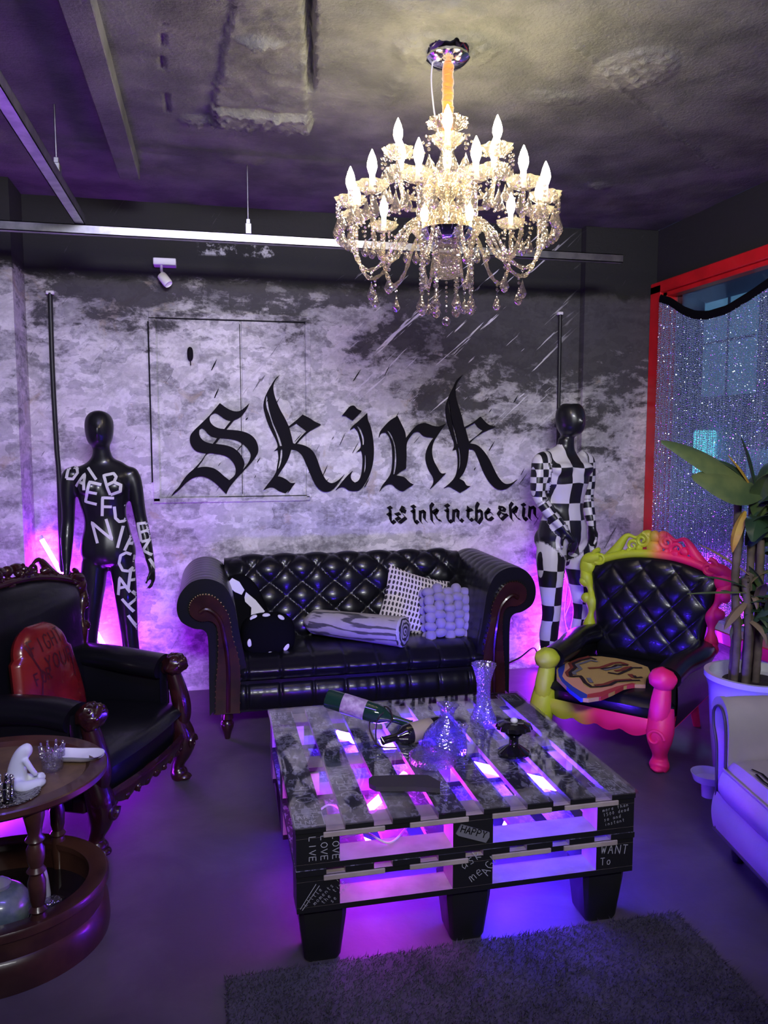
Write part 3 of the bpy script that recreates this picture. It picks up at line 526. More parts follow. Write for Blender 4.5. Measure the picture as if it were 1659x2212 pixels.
        for i in range(15):      # swag to the next arm
            u = i/14; r = lerp(.34, .34, u); th = lerp(a, b, u); bead(mb, (r*math.cos(th), r*math.sin(th), Z(2.43-.085*4*u*(1-u))), .006)
        mb.build('bead_chain', M_cry, T); mb = MB()
        for i in range(14):
            u = i/13; r = lerp(.34, .11, u); bead(mb, (r*c, r*s, Z(lerp(2.43, 2.56, u)-.10*4*u*(1-u))), .006)
        mb.build('bead_chain', M_cry, T)
    for k in range(6):
        a = a0+2*PI*k/6; c, s = math.cos(a), math.sin(a); R = .20
        mb = MB(); P = spl([(.03*c, .03*s, Z(2.50)), (.08*c, .08*s, Z(2.52)), (.12*c, .12*s, Z(2.455)), (.18*c, .18*s, Z(2.47)), (R*c, R*s, Z(2.54)), (R*c, R*s, Z(2.585))], 6); mb.tube(P, .0075, 8); mb.build('arm', M_cry, T)
        bulb_at(R, a, 2.59, 2.672)
        for da in (-.26, -.09, .09, .26):
            q = ((R+.04)*math.cos(a+da), (R+.04)*math.sin(a+da)); mb = MB()
            for i in range(3): bead(mb, (q[0], q[1], Z(2.595-.016*i)))
            drop(mb, (q[0], q[1], Z(2.55)), .068, .018); mb.build('crystal_pendant', M_drop, T)
        mb = MB()
        for i in range(12):
            u = i/11; r = lerp(.19, .065, u); bead(mb, (r*c, r*s, Z(lerp(2.60, 2.735, u)-.06*4*u*(1-u))), .006)
        mb.build('bead_chain', M_cry, T)
    for k in range(8):      # long strands under the bowl
        a = a0+2*PI*(k+.5)/8; r = .098; q = (r*math.cos(a), r*math.sin(a)); mb = MB()
        for i in range(12): bead(mb, (q[0], q[1], Z(2.335-.0175*i)), .0115)
        drop(mb, (q[0], q[1], Z(2.13)), .075, .021); mb.build('crystal_strand', M_drop, T)
    mb = MB()
    for i in range(7): bead(mb, (0, 0, Z(2.17-.017*i)), .006)
    mb.ell((0, 0, Z(2.03)), .017, 10, 8); mb.build('crystal_ball', M_drop, T)
chandelier()

# ---------------------------------------------------------------- led tubes
def led(name, a, b, r, m, lab, sup=None):
    a, b = Vector(a), Vector(b); t = thing(name, lab, 'light', b); d = (b-a).normalized(); a = a-b
    mb = MB(); mb.tube([a-d*-.02, -d*.02], r, 12); mb.build('glow_tube', m, t)
    mb = MB(); mb.tube([a, a+d*.022], r*1.12, 12); mb.tube([-d*.022, (0, 0, 0)], r*1.12, 12); mb.build('end_cap', M_white, t)
led('led_tube', (-1.0, 4.955, 1.02), (-.505, 4.955, .022), .0145, M_neonV, 'violet light tube leaning on the back wall behind the lettered mannequin')
led('led_tube', (2.365, 4.94, .785), (2.192, 4.96, .022), .016, M_neonV, 'violet light tube leaning in the corner behind the checkered mannequin')
led('led_tube', (-1.02, 3.30, .03), (-.80, 3.75, .03), .015, M_neonV, 'added unseen violet light tube for the floor glow under the dark carved armchair')  # hidden tube added to make the violet glow on the floor
led('led_tube', (-1.55, 4.45, .03), (-.50, 4.62, .03), .017, M_neonV, 'added unseen violet light tube for the floor glow behind the dark carved armchair')  # another hidden tube, added for violet glow behind the chair
mb = MB(); mb.tube(spl([(1.68, 4.93, .15), (1.85, 4.90, .06), (2.02, 4.9, .10), (2.15, 4.93, .16), (2.2, 4.95, .05)]), .006, 6); tag(mb.build('power_cord', M_black), 'black cord curving from behind the sofa to the right violet tube', 'cord')
mb = MB(); mb.tube(spl([(2.36, 4.93, .70), (2.42, 4.93, .5), (2.385, 4.94, .35), (2.43, 4.93, .2), (2.40, 4.92, .01)]), .005, 6); tag(mb.build('power_cord', M_white), 'thicker white wire dangling between the legs of the checkered mannequin', 'cord'); mb = MB(); mb.tube(spl([(2.34, 4.93, .62), (2.38, 4.90, .63), (2.37, 4.92, .4), (2.40, 4.92, .2), (2.36, 4.9, .01)]), .004, 6)
tag(mb.build('power_cord', M_white), 'thin looping white wire between the legs of the checkered mannequin', 'cord')

# ---------------------------------------------------------------- mannequins
def body(parts, joints, voxel=.009):
    """parts: list of ring lists [(centre, (rx, ry))...]; joints: spheres; fused into one skin"""
    mb = MB()
    for rings in parts:
        P = [Vector(p) for p, r in rings]; n = len(P); k = 3; Q = []; R = []
        S = spl([(*p, ) for p, _ in rings], k); 
        rr = [(*(r if isinstance(r, tuple) else (r, r)), 0) for _, r in rings]; RS = spl(rr, k)
        mb.tube(S, [(r[1], r[0]) for r in RS], 18, flat=(0, 1, 0))
    for c, r in joints: mb.ell(c, r, 16, 12)
    o = mb.build('tmp', M_mann); fix(o)
    md = o.modifiers.new('r', 'REMESH'); md.mode = 'VOXEL'; md.voxel_size = voxel; md.use_smooth_shade = True
    m2 = o.modifiers.new('s', 'SMOOTH'); m2.iterations = 5; m2.factor = .5
    me = bpy.data.meshes.new_from_object(o.evaluated_get(bpy.context.evaluated_depsgraph_get())); bpy.data.objects.remove(o)
    return me
def hand(wr, d, sd, fwd, curl=.5, L=.17, thumb=1):
    """tapering fingers as ring lists; wr wrist, d pointing direction, sd across the palm, fwd palm normal"""
    wr, d, sd, fwd = map(Vector, (wr, d, sd, fwd)); d.normalize(); sd.normalize(); fwd.normalize(); k = L/.17; out = []
    out.append([(wr, (.020*k, .025*k)), (wr+d*.03*k, (.018*k, .033*k)), (wr+d*.065*k, (.015*k, .038*k)), (wr+d*.088*k, (.012*k, .036*k))])
    for i, (off, ln) in enumerate([(-.030, .066), (-.010, .078), (.010, .073), (.029, .058)]):
        b = wr+d*.078*k+sd*off*k; ln *= k; q = [b]
        for j in range(3):
            aa = curl*(j+.6)*.55; q.append(q[-1]+(d*math.cos(aa)+fwd*math.sin(aa))*ln/3+sd*off*.03)
        out.append([(p, r*k) for p, r in zip(q, (.0098, .0095, .0088, .007))])
    b = wr+d*.028*k-sd*.028*k*thumb; q = [b, b+(d*.6-sd*.6*thumb+fwd*.35)*.03*k, b+(d*1.3-sd*.8*thumb+fwd*.7)*.035*k, b+(d*2.1-sd*.75*thumb+fwd*1.2)*.034*k]
    out.append([(p, r*k) for p, r in zip(q, (.013, .0115, .010, .008))]); return out
def pattern_uv(me, segs):
    """u across / v along the nearest limb, for painted patterns"""
    uv = me.uv_layers.new(name='paint'); co = [v.co for v in me.vertices]; val = []
    for p in co:
        best = None
        for (a, b, r, su, sv, du, dv) in segs:
            a_, b_ = a, b; t = max(0, min(1, (p-a_).dot(b_-a_)/(b_-a_).length_squared)); q = a_.lerp(b_, t); dd = (p-q).length-r
            if best is None or dd < best[0]:
                best = (dd, (p-q), t, (b_-a_).length, su, sv, du, dv, p)
        _, w_, t, L, su, sv, du, dv, p = best
        val.append((w_.x*su+du, t*L*sv+dv))
    for l in me.loops: uv.data[l.index].uv = val[l.vertex_index]
V = Vector
def mannequin_lettered():
    T = thing('mannequin', 'black mannequin painted with white block letters, standing left of the sofa', 'mannequin', (-.584, 4.50, 0))
    def X(zx): return (zx-790)/1400
    def Z(zy): return 1.745-(zy-255)/1400
    torso = [((.005, 0, 1.575), (.044, .046)), ((.008, .005, 1.52), (.048, .048)), ((.008, .01, 1.482), (.068, .05)), ((.010, .012, 1.452), (.122, .056)), ((.010, .010, 1.405), (.165, .080)), ((.010, .004, 1.36), (.150, .098)), ((.008, 0, 1.30), (.133, .108)), ((.010, .0, 1.24), (.122, .102)), ((.016, .0, 1.17), (.112, .090)), ((.022, 0, 1.10), (.122, .095)), ((.022, 0, 1.02), (.142, .108)), ((.026, 0, .96), (.147, .108)), ((.023, 0, .925), (.128, .095)), ((.023, 0, .902), (.07, .07))]
    head = [((0, .01, 1.740), (.020, .02)), ((0, .008, 1.733), (.048, .055)), ((0, .004, 1.708), (.069, .082)), ((0, .0, 1.67), (.076, .092)), ((0, -.002, 1.635), (.074, .092)), ((0, -.006, 1.60), (.069, .086)), ((0, -.012, 1.568), (.055, .070)), ((0, -.016, 1.548), (.034, .044))]
    legR = [((-.050, 0, .93), (.068, .085)), ((-.058, -.004, .82), (.068, .082)), ((-.073, -.008, .68), (.058, .070)), ((-.088, -.008, .52), (.046, .054)), ((-.094, -.004, .44), (.045, .050)), ((-.100, .010, .34), (.043, .054)), ((-.105, .012, .20), (.031, .038)), ((-.107, .008, .09), (.027, .032)), ((-.108, .0, .05), (.03, .04))]
    legL = [((.096, 0, .93), (.068, .085)), ((.104, -.006, .82), (.066, .08)), ((.114, -.012, .68), (.058, .070)), ((.124, -.014, .52), (.047, .054)), ((.129, -.010, .44), (.046, .050)), ((.135, .004, .34), (.044, .054)), ((.140, .006, .20), (.032, .038)), ((.143, .0, .09), (.027, .032)), ((.144, -.01, .05), (.03, .04))]
    footR = [((-.108, .03, .03), (.03, .025)), ((-.110, -.04, .032), (.036, .026)), ((-.117, -.12, .02), (.042, .018)), ((-.121, -.17, .014), (.03, .011))]
    footL = [((0.143, .02, .03), (.03, .025)), ((0.148, -.05, .032), (.036, .026)), ((0.158, -.13, .02), (.042, .018)), ((0.164, -.18, .014), (.03, .011))]
    armR = [((-.115, .01, 1.415), (.040, .042)), ((-.158, .008, 1.392), (.046, .048)), ((-.172, .005, 1.32), (.042, .046)), ((-.174, .004, 1.22), (.036, .040)), ((-.178, .004, 1.14), (.034, .036)), ((-.184, -.012, 1.06), (.034, .036)), ((-.186, -.03, .96), (.026, .030)), ((-.186, -.04, .91), (.020, .025))]
    armL = [((0.108, .01, 1.415), (.040, .042)), ((0.156, .008, 1.392), (.046, .048)), ((0.178, .005, 1.32), (.041, .046)), ((0.191, .004, 1.22), (.036, .040)), ((0.204, .004, 1.14), (.034, .036)), ((0.221, -.014, 1.06), (.034, .036)), ((0.242, -.035, .96), (.026, .030)), ((0.253, -.045, .90), (.020, .025))]
    parts = [torso, head, legR, legL, footR, footL, armR, armL]
    parts += hand((-.186, -.04, .91), (-.02, -.1, -1), (0, 1, 0), (1, 0, 0), .45, .165, -1)*1
    parts += hand((.253, -.045, .90), (.12, -.1, -1), (0, 1, 0), (-1, 0, 0), .75, .165, 1)
    J = [((-.150, .006, 1.402), (.048, .048, .042)), ((.152, .006, 1.402), (.048, .048, .042)), ((-.05, -.075, 1.335), (.062, .04, .048)), ((.07, -.075, 1.335), (.062, .04, .048)), ((-.04, .05, .95), (.075, .06, .07)), ((.088, .05, .95), (.075, .06, .07)), ((0, -.094, 1.64), (.010, .012, .028))]
    me = body(parts, J); me.name = 'mannequin_body'; me.materials.clear(); me.materials.append(M_mann)
    bo = bpy.data.objects.new('body', me); COL.objects.link(bo); bo.parent = T
    tree = BVHTree.FromPolygons([v.co for v in me.vertices], [p.vertices for p in me.polygons])
    def proj(a, b):      # paint from the front
        h = tree.ray_cast(V((a, -1, b)), V((0, 1, 0)))
        if h[0] is None or h[0].y > .12:
            n = tree.find_nearest(V((a, -.05, b)))
            return n[0]+n[1]*.0022 if n[0] is not None and abs(n[0].x-a) < .02 and abs(n[0].z-b) < .03 else None
        return h[0]+h[1]*.0022
    mb = MB()
    # (letter, centre zoom-x, zoom-y, height in zoom px, rotation deg)
    for ch, zx, zy, h, r in [('D', 600, 712, 115, -12), ('A', 670, 780, 110, -18), ('I', 740, 725, 110, 36), ('B', 895, 795, 150, 18), ('E', 757, 870, 150, -14), ('F', 857, 975, 140, -4), ('U', 935, 1030, 120, 3), ('N', 800, 1155, 160, 14), ('I', 928, 1205, 165, -14), ('A', 1005, 1250, 130, -6), ('I', 1005, 1140, 80, 30), ('B', 1112, 1175, 140, 10), ('L', 1165, 1280, 140, -30), ('C', 962, 1400, 145, 5), ('O', 1060, 1390, 120, 0), ('P', 1030, 1545, 145, -8), ('A', 930, 1580, 130, 12), ('H', 1003, 1710, 135, 36), ('I', 1000, 1875, 140, 28), ('V', 1172, 1420, 90, 10)]:
        hh = h/1400; rot = math.radians(r); c, s = math.cos(rot), math.sin(rot); asp = .66
        ox, oy = X(zx), Z(zy)
        mb = MB()
        for st in SF[ch]:
            ribbon(mb, [(ox+(a-.5)*asp*hh*c-(b-.5)*hh*s, oy+(a-.5)*asp*hh*s+(b-.5)*hh*c) for a, b in st], .0150, proj, step=.006)
        if mb.f: mb.build('painted_letter', M_chalkw, bo)
    mb = MB(); mb.lathe([(0, 0), (.15, 0), (.15, .006), (.145, .008), (0, .008)], (.018, .0, 0), 32); mb.build('base_plate', M_chrome, T)
mannequin_lettered()
def checker_mat():
    t = NT('black_white_checks'); uv = t.n('ShaderNodeUVMap'); uv.uv_map = 'paint'; u, v, _ = t.sep(uv.outputs[0]); p = t.obj()
    u = t.ma('ADD', u, t.ma('MULTIPLY', t.ma('SUBTRACT', t.noise(p, 5, 2), .5), .5)); v = t.ma('ADD', v, t.ma('MULTIPLY', t.ma('SUBTRACT', t.noise(p, 4, 2), .5), .45))
    # irregular columns and rows: narrow and wide bands alternate
    def par(a): 
        f = t.ma('FRACT', t.ma('MULTIPLY', a, .5)); return t.ma('GREATER_THAN', f, .56)
    def par2(a):
        f = t.ma('FRACT', t.ma('ADD', t.ma('MULTIPLY', a, .5), t.ma('MULTIPLY', t.ma('SINE', t.ma('MULTIPLY', a, 1.9)), .12))); return t.ma('GREATER_THAN', f, .5)
    chk = t.ma('ABSOLUTE', t.ma('SUBTRACT', par2(u), par(v)))
    t.set(Base_Color=t.mix(chk, (.010, .010, .012), (.62, .60, .62)), Roughness=.38); return t.m
def mannequin_checked():
    T = thing('mannequin', 'mannequin painted in black and white checks with a black head, right of the sofa', 'mannequin', (2.145, 4.50, 0), math.radians(14)); T.scale = (1.13, 1.08, 1)
    torso = [((.008, .0, 1.60), (.044, .045)), ((.008, .006, 1.545), (.050, .05)), ((.004, .01, 1.52), (.085, .056)), ((.0, .012, 1.49), (.140, .068)), ((.0, .010, 1.455), (.160, .088)), ((.0, .004, 1.40), (.158, .112)), ((.002, 0, 1.33), (.148, .116)), ((.004, .0, 1.26), (.125, .102)), ((.004, .0, 1.18), (.112, .094)), ((.0, 0, 1.12), (.122, .10)), ((-.004, 0, 1.05), (.142, .112)), ((-.004, 0, .99), (.150, .112)), ((-.004, 0, .945), (.13, .10)), ((-.002, 0, .915), (.09, .075))]
    head = [((.02, .0, 1.812), (.02, .02)), ((.02, .0, 1.804), (.046, .055)), ((.022, -.004, 1.78), (.066, .082)), ((.024, -.008, 1.74), (.075, .094)), ((.026, -.012, 1.70), (.074, .094)), ((.028, -.018, 1.665), (.070, .088)), ((.030, -.026, 1.633), (.057, .072)), ((.032, -.032, 1.612), (.036, .046))]
    legR = [((-.075, 0, .96), (.076, .088)), ((-.082, -.004, .86), (.082, .090)), ((-.086, -.010, .72), (.068, .076)), ((-.080, -.012, .56), (.054, .058)), ((-.078, -.006, .47), (.050, .054)), ((-.078, .012, .36), (.050, .060)), ((-.076, .012, .21), (.034, .042)), ((-.075, .006, .09), (.028, .033)), ((-.075, .0, .05), (.03, .04))]
    legL = [((.070, 0, .96), (.076, .088)), ((.085, -.014, .86), (.078, .086)), ((.100, -.030, .72), (.066, .074)), ((.112, -.040, .56), (.052, .058)), ((.116, -.036, .47), (.049, .053)), ((.118, -.012, .36), (.048, .058)), ((.122, .0, .21), (.034, .042)), ((.125, .0, .09), (.028, .033)), ((.126, -.006, .05), (.03, .04))]
    foot = lambda x, y: [((x, y+.03, .03), (.03, .025)), ((x, y-.04, .032), (.036, .026)), ((x, y-.12, .02), (.042, .018)), ((x, y-.17, .014), (.03, .011))]
    armR = [((-.11, .01, 1.485), (.042, .044)), ((-.158, .008, 1.462), (.045, .050)), ((-.170, .004, 1.40), (.043, .048)), ((-.182, .0, 1.31), (.040, .044)), ((-.170, -.004, 1.24), (.037, .040)), ((-.145, -.04, 1.17), (.036, .038)), ((-.105, -.085, 1.09), (.028, .031)), ((-.080, -.11, 1.045), (.021, .026))]
    armL = [((.11, .01, 1.485), (.042, .044)), ((.158, .008, 1.46), (.045, .050)), ((.170, .008, 1.40), (.043, .048)), ((.178, .012, 1.31), (.040, .044)), ((.176, .016, 1.24), (.037, .040)), ((.176, .005, 1.17), (.036, .038)), ((.178, -.02, 1.09), (.028, .031)), ((.180, -.03, 1.04), (.021, .026))]
    parts = [torso, head, legR, legL, foot(-.075, 0), foot(.126, -.01), armR, armL]
    parts += hand((-.080, -.11, 1.045), (.5, -.25, -1), (1, .3, .4), (0, 1, -.2), .35, .175, 1)
    parts += hand((.180, -.03, 1.04), (.0, -.1, -1), (0, 1, 0), (-1, 0, 0), .55, .175, 1)
    J = [((-.145, .006, 1.468), (.05, .05, .045)), ((.145, .006, 1.468), (.05, .05, .045)), ((-.065, -.075, 1.41), (.072, .045, .045)), ((.065, -.075, 1.41), (.072, .045, .045)), ((-.06, .06, .97), (.085, .065, .085)), ((.06, .06, .97), (.085, .065, .085)), ((.026, -.108, 1.70), (.010, .012, .028))]
    me = body(parts, J); me.name = 'mannequin_body'; me.materials.clear(); me.materials.append(checker_mat()); me.materials.append(M_mann)
    S = [(V((.0, 0, 1.52)), V((0, 0, .98)), .12, 10., 9., .3, .2), (V((-.082, 0, .90)), V((-.078, 0, .1)), .06, 14, 9, .3, .1), (V((.09, -.02, .90)), V((.12, 0, .1)), .06, 14, 9, .3, .1),
         (V((-.17, .0, 1.49)), V((-.175, 0, 1.23)), .045, 24, 24, .1, .1), (V((-.175, 0, 1.23)), V((-.08, -.11, 1.04)), .035, 24, 24, .1, .1), (V((.17, .0, 1.49)), V((.176, .01, 1.24)), .045, 24, 24, .1, .1), (V((.176, .01, 1.24)), V((.18, -.03, 1.04)), .035, 24, 24, .1, .1)]
    pattern_uv(me, S)
    for p in me.polygons:
        c = p.center; blk = (c.z > 1.545 and not (c.x < -.015 and c.z < 1.60 and c.z < 1.56)) or (c.z < 1.045 and c.x < .04 and c.y < -.121 and c.z > .8) or (c.z < 1.045 and c.x > .158 and c.z > .84 and abs(c.y) < .12)
        neckv = c.z > 1.50 and c.y < -.02 and abs(c.x-.01) < (c.z-1.505)*.65
        p.material_index = 1 if (blk or neckv) else 0
    bo = bpy.data.objects.new('body', me); COL.objects.link(bo); bo.parent = T
    mb = MB(); mb.lathe([(0, 0), (.15, 0), (.15, .006), (.145, .008), (0, .008)], (.03, .0, 0), 32); mb.build('base_plate', M_chrome, T)
mannequin_checked()

# ---------------------------------------------------------------- sofa
def tuft(u, v, nu, nv, off=0):
    """diamond buttoning; returns puff height 0..1"""
    a = u*nu+off; b = v*nv
    s1 = abs(math.sin(PI*(a+b)/1.0*.5)); s2 = abs(math.sin(PI*(a-b)/1.0*.5)); return (s1*s2)**.34
def sofa():
    X0, X1 = -.03, 1.645; YF, YK = 4.10, 4.92
    T = thing('chesterfield_sofa', 'black button-tufted leather chesterfield sofa against the back wall', 'sofa', (.81, 4.5, 0)); ox, oy = -.81, -4.5
    T.location = (.81, 4.5, 0); G = lambda x, y, z: (x+ox, y+oy, z)
    # arms: scroll profile swept front to back
    for sx, xo in ((-1, X0), (1, X1)):
        def prof(n=40):
            o = []      # inner bottom, up, over the roll, down outside
            pts = [(.20, .36), (.185, .45), (.165, .56), (.15, .66), (.135, .74), (.09, .83), (.01, .872), (-.075, .86), (-.135, .80), (-.155, .725), (-.135, .655), (-.075, .615), (-.02, .60), (.0, .54), (.0, .30), (.0, .14)]
            return [(p.x, p.y) for p in spl([(a, b, 0) for a, b in pts], 5)]
        P = prof()
        if sx < 0: f = lambda a: xo+a
        else: f = lambda a: xo-a
        mb = MB(); NV = 26
        def fn(u, v):
            i = min(len(P)-1, int(round(u*(len(P)-1)))); a, b = P[i]; y = lerp(YF+.035, YK-.02, v)
            w_ = .004*abs(math.sin(v*PI*9))*(1 if b > .6 else 0)
            return G(f(a), y, b+w_)
        mb.grid(fn, len(P), 90, flip=(sx > 0)); mb.build('armrest', M_lea, T)
        # front facing: leather rim plus mahogany panel
        out = [(f(a)+ox, b) for a, b in P]
        mb = MB(); mb.prism(out, YF+.012+oy, YF+.05+oy, 0, 'xz'); mb.build('arm_front', M_lea, T)
        ins = spl([(.155, .15, 0), (.160, .40, 0), (.125, .56, 0), (.105, .68, 0), (.04, .775, 0), (-.035, .79, 0), (-.085, .75, 0), (-.085, .69, 0), (-.04, .655, 0), (.02, .65, 0), (.05, .60, 0), (.048, .45, 0), (.035, .30, 0), (.03, .15, 0)], 5)
        mb = MB(); mb.prism([(f(p.x)+ox, p.y) for p in ins], YF-.008+oy, YF+.014+oy, 0, 'xz')
        ridge = spl([(.095, .16, 0), (.10, .40, 0), (.085, .55, 0), (.06, .66, 0), (.0, .715, 0), (-.04, .70, 0)], 5); mb.tube([(f(p.x)+ox, YF-.008+oy, p.y) for p in ridge], .012, 8)
        mb.build('wood_facing', M_maho, T)
        mb = MB()
        for p in ins[::1]: mb.ell((f(p.x)+ox+(.006 if 0 else 0), YF+.004+oy, p.y), (.006, .006, .006), 6, 4)
        mb.build('nail_heads', mat('brass_nails', (.10, .06, .04), .35, 1.0) if 'brass_nails' not in bpy.data.materials else bpy.data.materials['brass_nails'], T)
    # back: tufted inner face rolling over the top
    prof = spl([(4.60, .40, 0), (4.63, .52, 0), (4.665, .64, 0), (4.69, .72, 0), (4.70, .80, 0), (4.745, .862, 0), (4.82, .872, 0), (4.89, .83, 0), (4.92, .76, 0), (4.90, .68, 0), (4.88, .60, 0), (4.88, .14, 0)], 8)
    L = [0]
    for a, b in zip(prof, prof[1:]): L.append(L[-1]+(b-a).length)
    nL = len(prof)
    def fb(u, v):
        s = v*L[-1]; i = max(j for j in range(nL) if L[j] <= s+1e-9); i = min(i, nL-2); t = (s-L[i])/(L[i+1]-L[i]); p = prof[i].lerp(prof[i+1], t); tg_ = (prof[i+1]-prof[i]).normalized()
        n = V((-tg_.y, tg_.x)); x = lerp(X0+.10, X1-.10, u); h = 0
        if s < .62:
            h = .036*tuft((x-X0), s, 10.2, 11.5, .3)*min(1, s/.05)*min(1, (.62-s)/.12)*min(1, max(0, min(x-X0-.12, X1-.12-x))/.08)
        elif s < .8: h = .014*abs(math.sin((x-X0)*10.2*PI/2+.5))*max(0, 1-(s-.62)/.15)*min(1, max(0, min(x-X0-.12, X1-.12-x))/.08)
        return G(x, p.x+n.x*h, p.y+n.y*h)
    mb = MB(); mb.grid(fb, 260, 110, flip=False); o = mb.build('backrest', M_lea, T, auto=0)
    # buttons
    mb = MB()
    # seat: channelled front edge
    seams = [X0+.20+.178*i for i in range(8)]
    def ch(x): return -.010*sum(math.exp(-((x-s)/.008)**2) for s in seams)+.004*noise.noise(V((x*22, 0, 0)))
    def cushion(y0, y1, z0, z1, xa, xb, bulge):
        pts = spl([(y1, z1-.01, 0), (lerp(y0, y1, .4), z1+.008, 0), (y0+.08, z1+.004, 0), (y0+.015, z1-.025, 0), (y0-bulge, (z0+z1)/2, 0), (y0+.01, z0+.01, 0), (y0+.05, z0, 0)], 7)
        def fs_(u, v):
            i = min(len(pts)-1, int(round(v*(len(pts)-1)))); x = lerp(xa, xb, u); p = pts[i]; c = ch(x)*(1 if i > 6 else .3); e = min(u, 1-u)*30; r = (1-min(1, e)**.5)*.02
            return G(x, p.x-c*1.0+r, p.y+(c*.6 if i < 18 else 0)-r*.4)
        m = MB(); m.grid(fs_, 240, len(pts), flip=False); return m
    cushion(4.12, 4.66, .305, .425, X0+.15, X1-.15, .03).build('seat_cushion', M_lea, T, auto=0)
    cushion(4.135, 4.5, .14, .30, X0+.12, X1-.12, .012).build('front_rail', M_lea, T, auto=0)
    mb = MB(); mb.box(G(X0+.02, 4.16, .13), G(X1-.02, 4.90, .30)); mb.build('frame', M_lea, T, smooth=False)
    for x in (X0+.09, X1-.09):
        for y in (4.14, 4.84):
            mb = MB(); mb.lathe([(.0, 0), (.014, 0), (.018, .02), (.024, .04), (.034, .065), (.036, .085), (.026, .10), (.034, .112), (.030, .14), (0, .14)], G(x, y, 0), 18); mb.build('leg', M_maho, T)
sofa()
# ---------------------------------------------------------------- cushions on the sofa
def pillow_mb(w_, h_, d_, n=26, pinch=.10):
    mb = MB()
    for sgn in (-1, 1):
        def f(u, v):
            a, b = u*2-1, v*2-1
            e = (1-abs(a)**2.6)*(1-abs(b)**2.6); k = 1-pinch*(1-abs(b)**2)*abs(a)**3; k2 = 1-pinch*(1-abs(a)**2)*abs(b)**3
            return (a*w_/2*k, sgn*d_/2*max(0, e)**.55, b*h_/2*k2)
        mb.grid(f, n, n, flip=(sgn > 0))
    return mb
def dots_mat():
    t = NT('cream_knit_with_dashes'); p = t.obj(); x, y, z = t.sep(p)
    u = t.ma('MULTIPLY', x, 46); v = t.ma('MULTIPLY', z, 30); u = t.ma('ADD', u, t.ma('MULTIPLY', t.noise(p, 14, 2), .9))
    fu = t.ma('ABSOLUTE', t.ma('SUBTRACT', t.ma('FRACT', u), .5)); fv = t.ma('ABSOLUTE', t.ma('SUBTRACT', t.ma('FRACT', v), .5))
    d = t.ma('ADD', t.ma('POWER', t.ma('MULTIPLY', fu, 3.4), 2), t.ma('POWER', t.ma('MULTIPLY', fv, 2.5), 2))
    t.set(Base_Color=t.mix(t.step(d, .8, 1.1), (.03, .025, .03), (.66, .60, .58)), Roughness=.85); return t.m
def dash(o, loc, rot): o.location = loc; o.rotation_euler = rot; return o
o = pillow_mb(.40, .40, .12).build('cushion', dots_mat()); fix(o); dash(o, (1.19, 4.56, .595), (math.radians(-24), math.radians(18), math.radians(-4)))
tag(o, 'cream cushion with small black dashes leaning behind the braided purple one', 'cushion')
t = thing('cushion', 'chunky braided purple-grey wool cushion at the right end of the sofa', 'cushion', (1.385, 4.43, .545)); t.rotation_euler = (math.radians(-22), math.radians(4), math.radians(6))
M_wool = mat('purple_grey_wool', (.30, .26, .38), .9, sheen=.2, bump=(160, .35, .002), var=(8, (.24, .21, .33)))
mb = MB()
for i in range(6):
    for j in range(6):
        x = (i-2.5)*.058; z = (j-2.5)*.052; e = (1-(abs(i-2.5)/3.3)**3)*(1-(abs(j-2.5)/3.3)**3); dy = -.070*e**.5
        hor = (i+j) % 2
        mb.ell((x+random.uniform(-.005, .005), dy, z+(.014 if i % 2 else -.004)), (.037 if hor else .031, .033, .028 if hor else .035), 16, 12, rot=(0, random.uniform(-.25, .25), 0), sq=.9)
        mb.ell((x, -dy*.6, z), (.034, .024, .032), 8, 6)
mb.build('braided_wool', M_wool, t)
def log_mat():
    t = NT('log_print'); p = t.obj(); x, y, z = t.sep(p)
    wv = t.n('ShaderNodeTexWave', wave_type='BANDS', bands_direction='Z'); t.put(wv.inputs[0], t.scale(p, (.16, 1, 1))); wv.inputs['Scale'].default_value = 6; wv.inputs['Distortion'].default_value = 14; wv.inputs['Detail'].default_value = 5
    wv.inputs['Detail Scale'].default_value = 1.6
    c = t.mix(t.step(wv.outputs['Fac'], .12, .34), (.03, .03, .03), (.42, .39, .34)); c = t.mix(t.ma('MULTIPLY', t.noise(p, 22, 5), .45), c, (.20, .19, .17))
    t.set(Base_Color=c, Roughness=.7); return t.m
def ring_mat():
    t = NT('growth_ring_print'); p = t.obj()
    wv = t.n('ShaderNodeTexWave', wave_type='RINGS', rings_direction='X'); t.put(wv.inputs[0], p); wv.inputs['Scale'].default_value = 13; wv.inputs['Distortion'].default_value = 7; wv.inputs['Detail'].default_value = 2; wv.inputs['Detail Scale'].default_value = 1.2
    t.set(Base_Color=t.mix(t.step(wv.outputs['Fac'], .4, .6), (.02, .02, .022), (.42, .40, .38)), Roughness=.7); return t.m
t = thing('bolster_cushion', 'bolster cushion printed like a cut log lying on the sofa seat', 'cushion', (.79, 4.385, .515)); t.rotation_euler = (0, 0, math.radians(-38))
mb = MB(); P = [(-.31+.62*i/30, 0, 0) for i in range(31)]
def lr(i): u = i/30; return (.073*(1-(1-min(1, u*9))**2*.6)+.012*u, .078*(1-(1-min(1, u*9))**2*.4)+.012*u)
mb.tube(P, [lr(i) for i in range(31)], 36); mb.build('printed_cover', log_mat(), t)
mb = MB(); mb.lathe([(.088, 0), (.086, .012), (.07, .022), (0, .024)], (.308, 0, 0), 36, ax=(1, 0, 0)); mb.build('end_disc', ring_mat(), t)
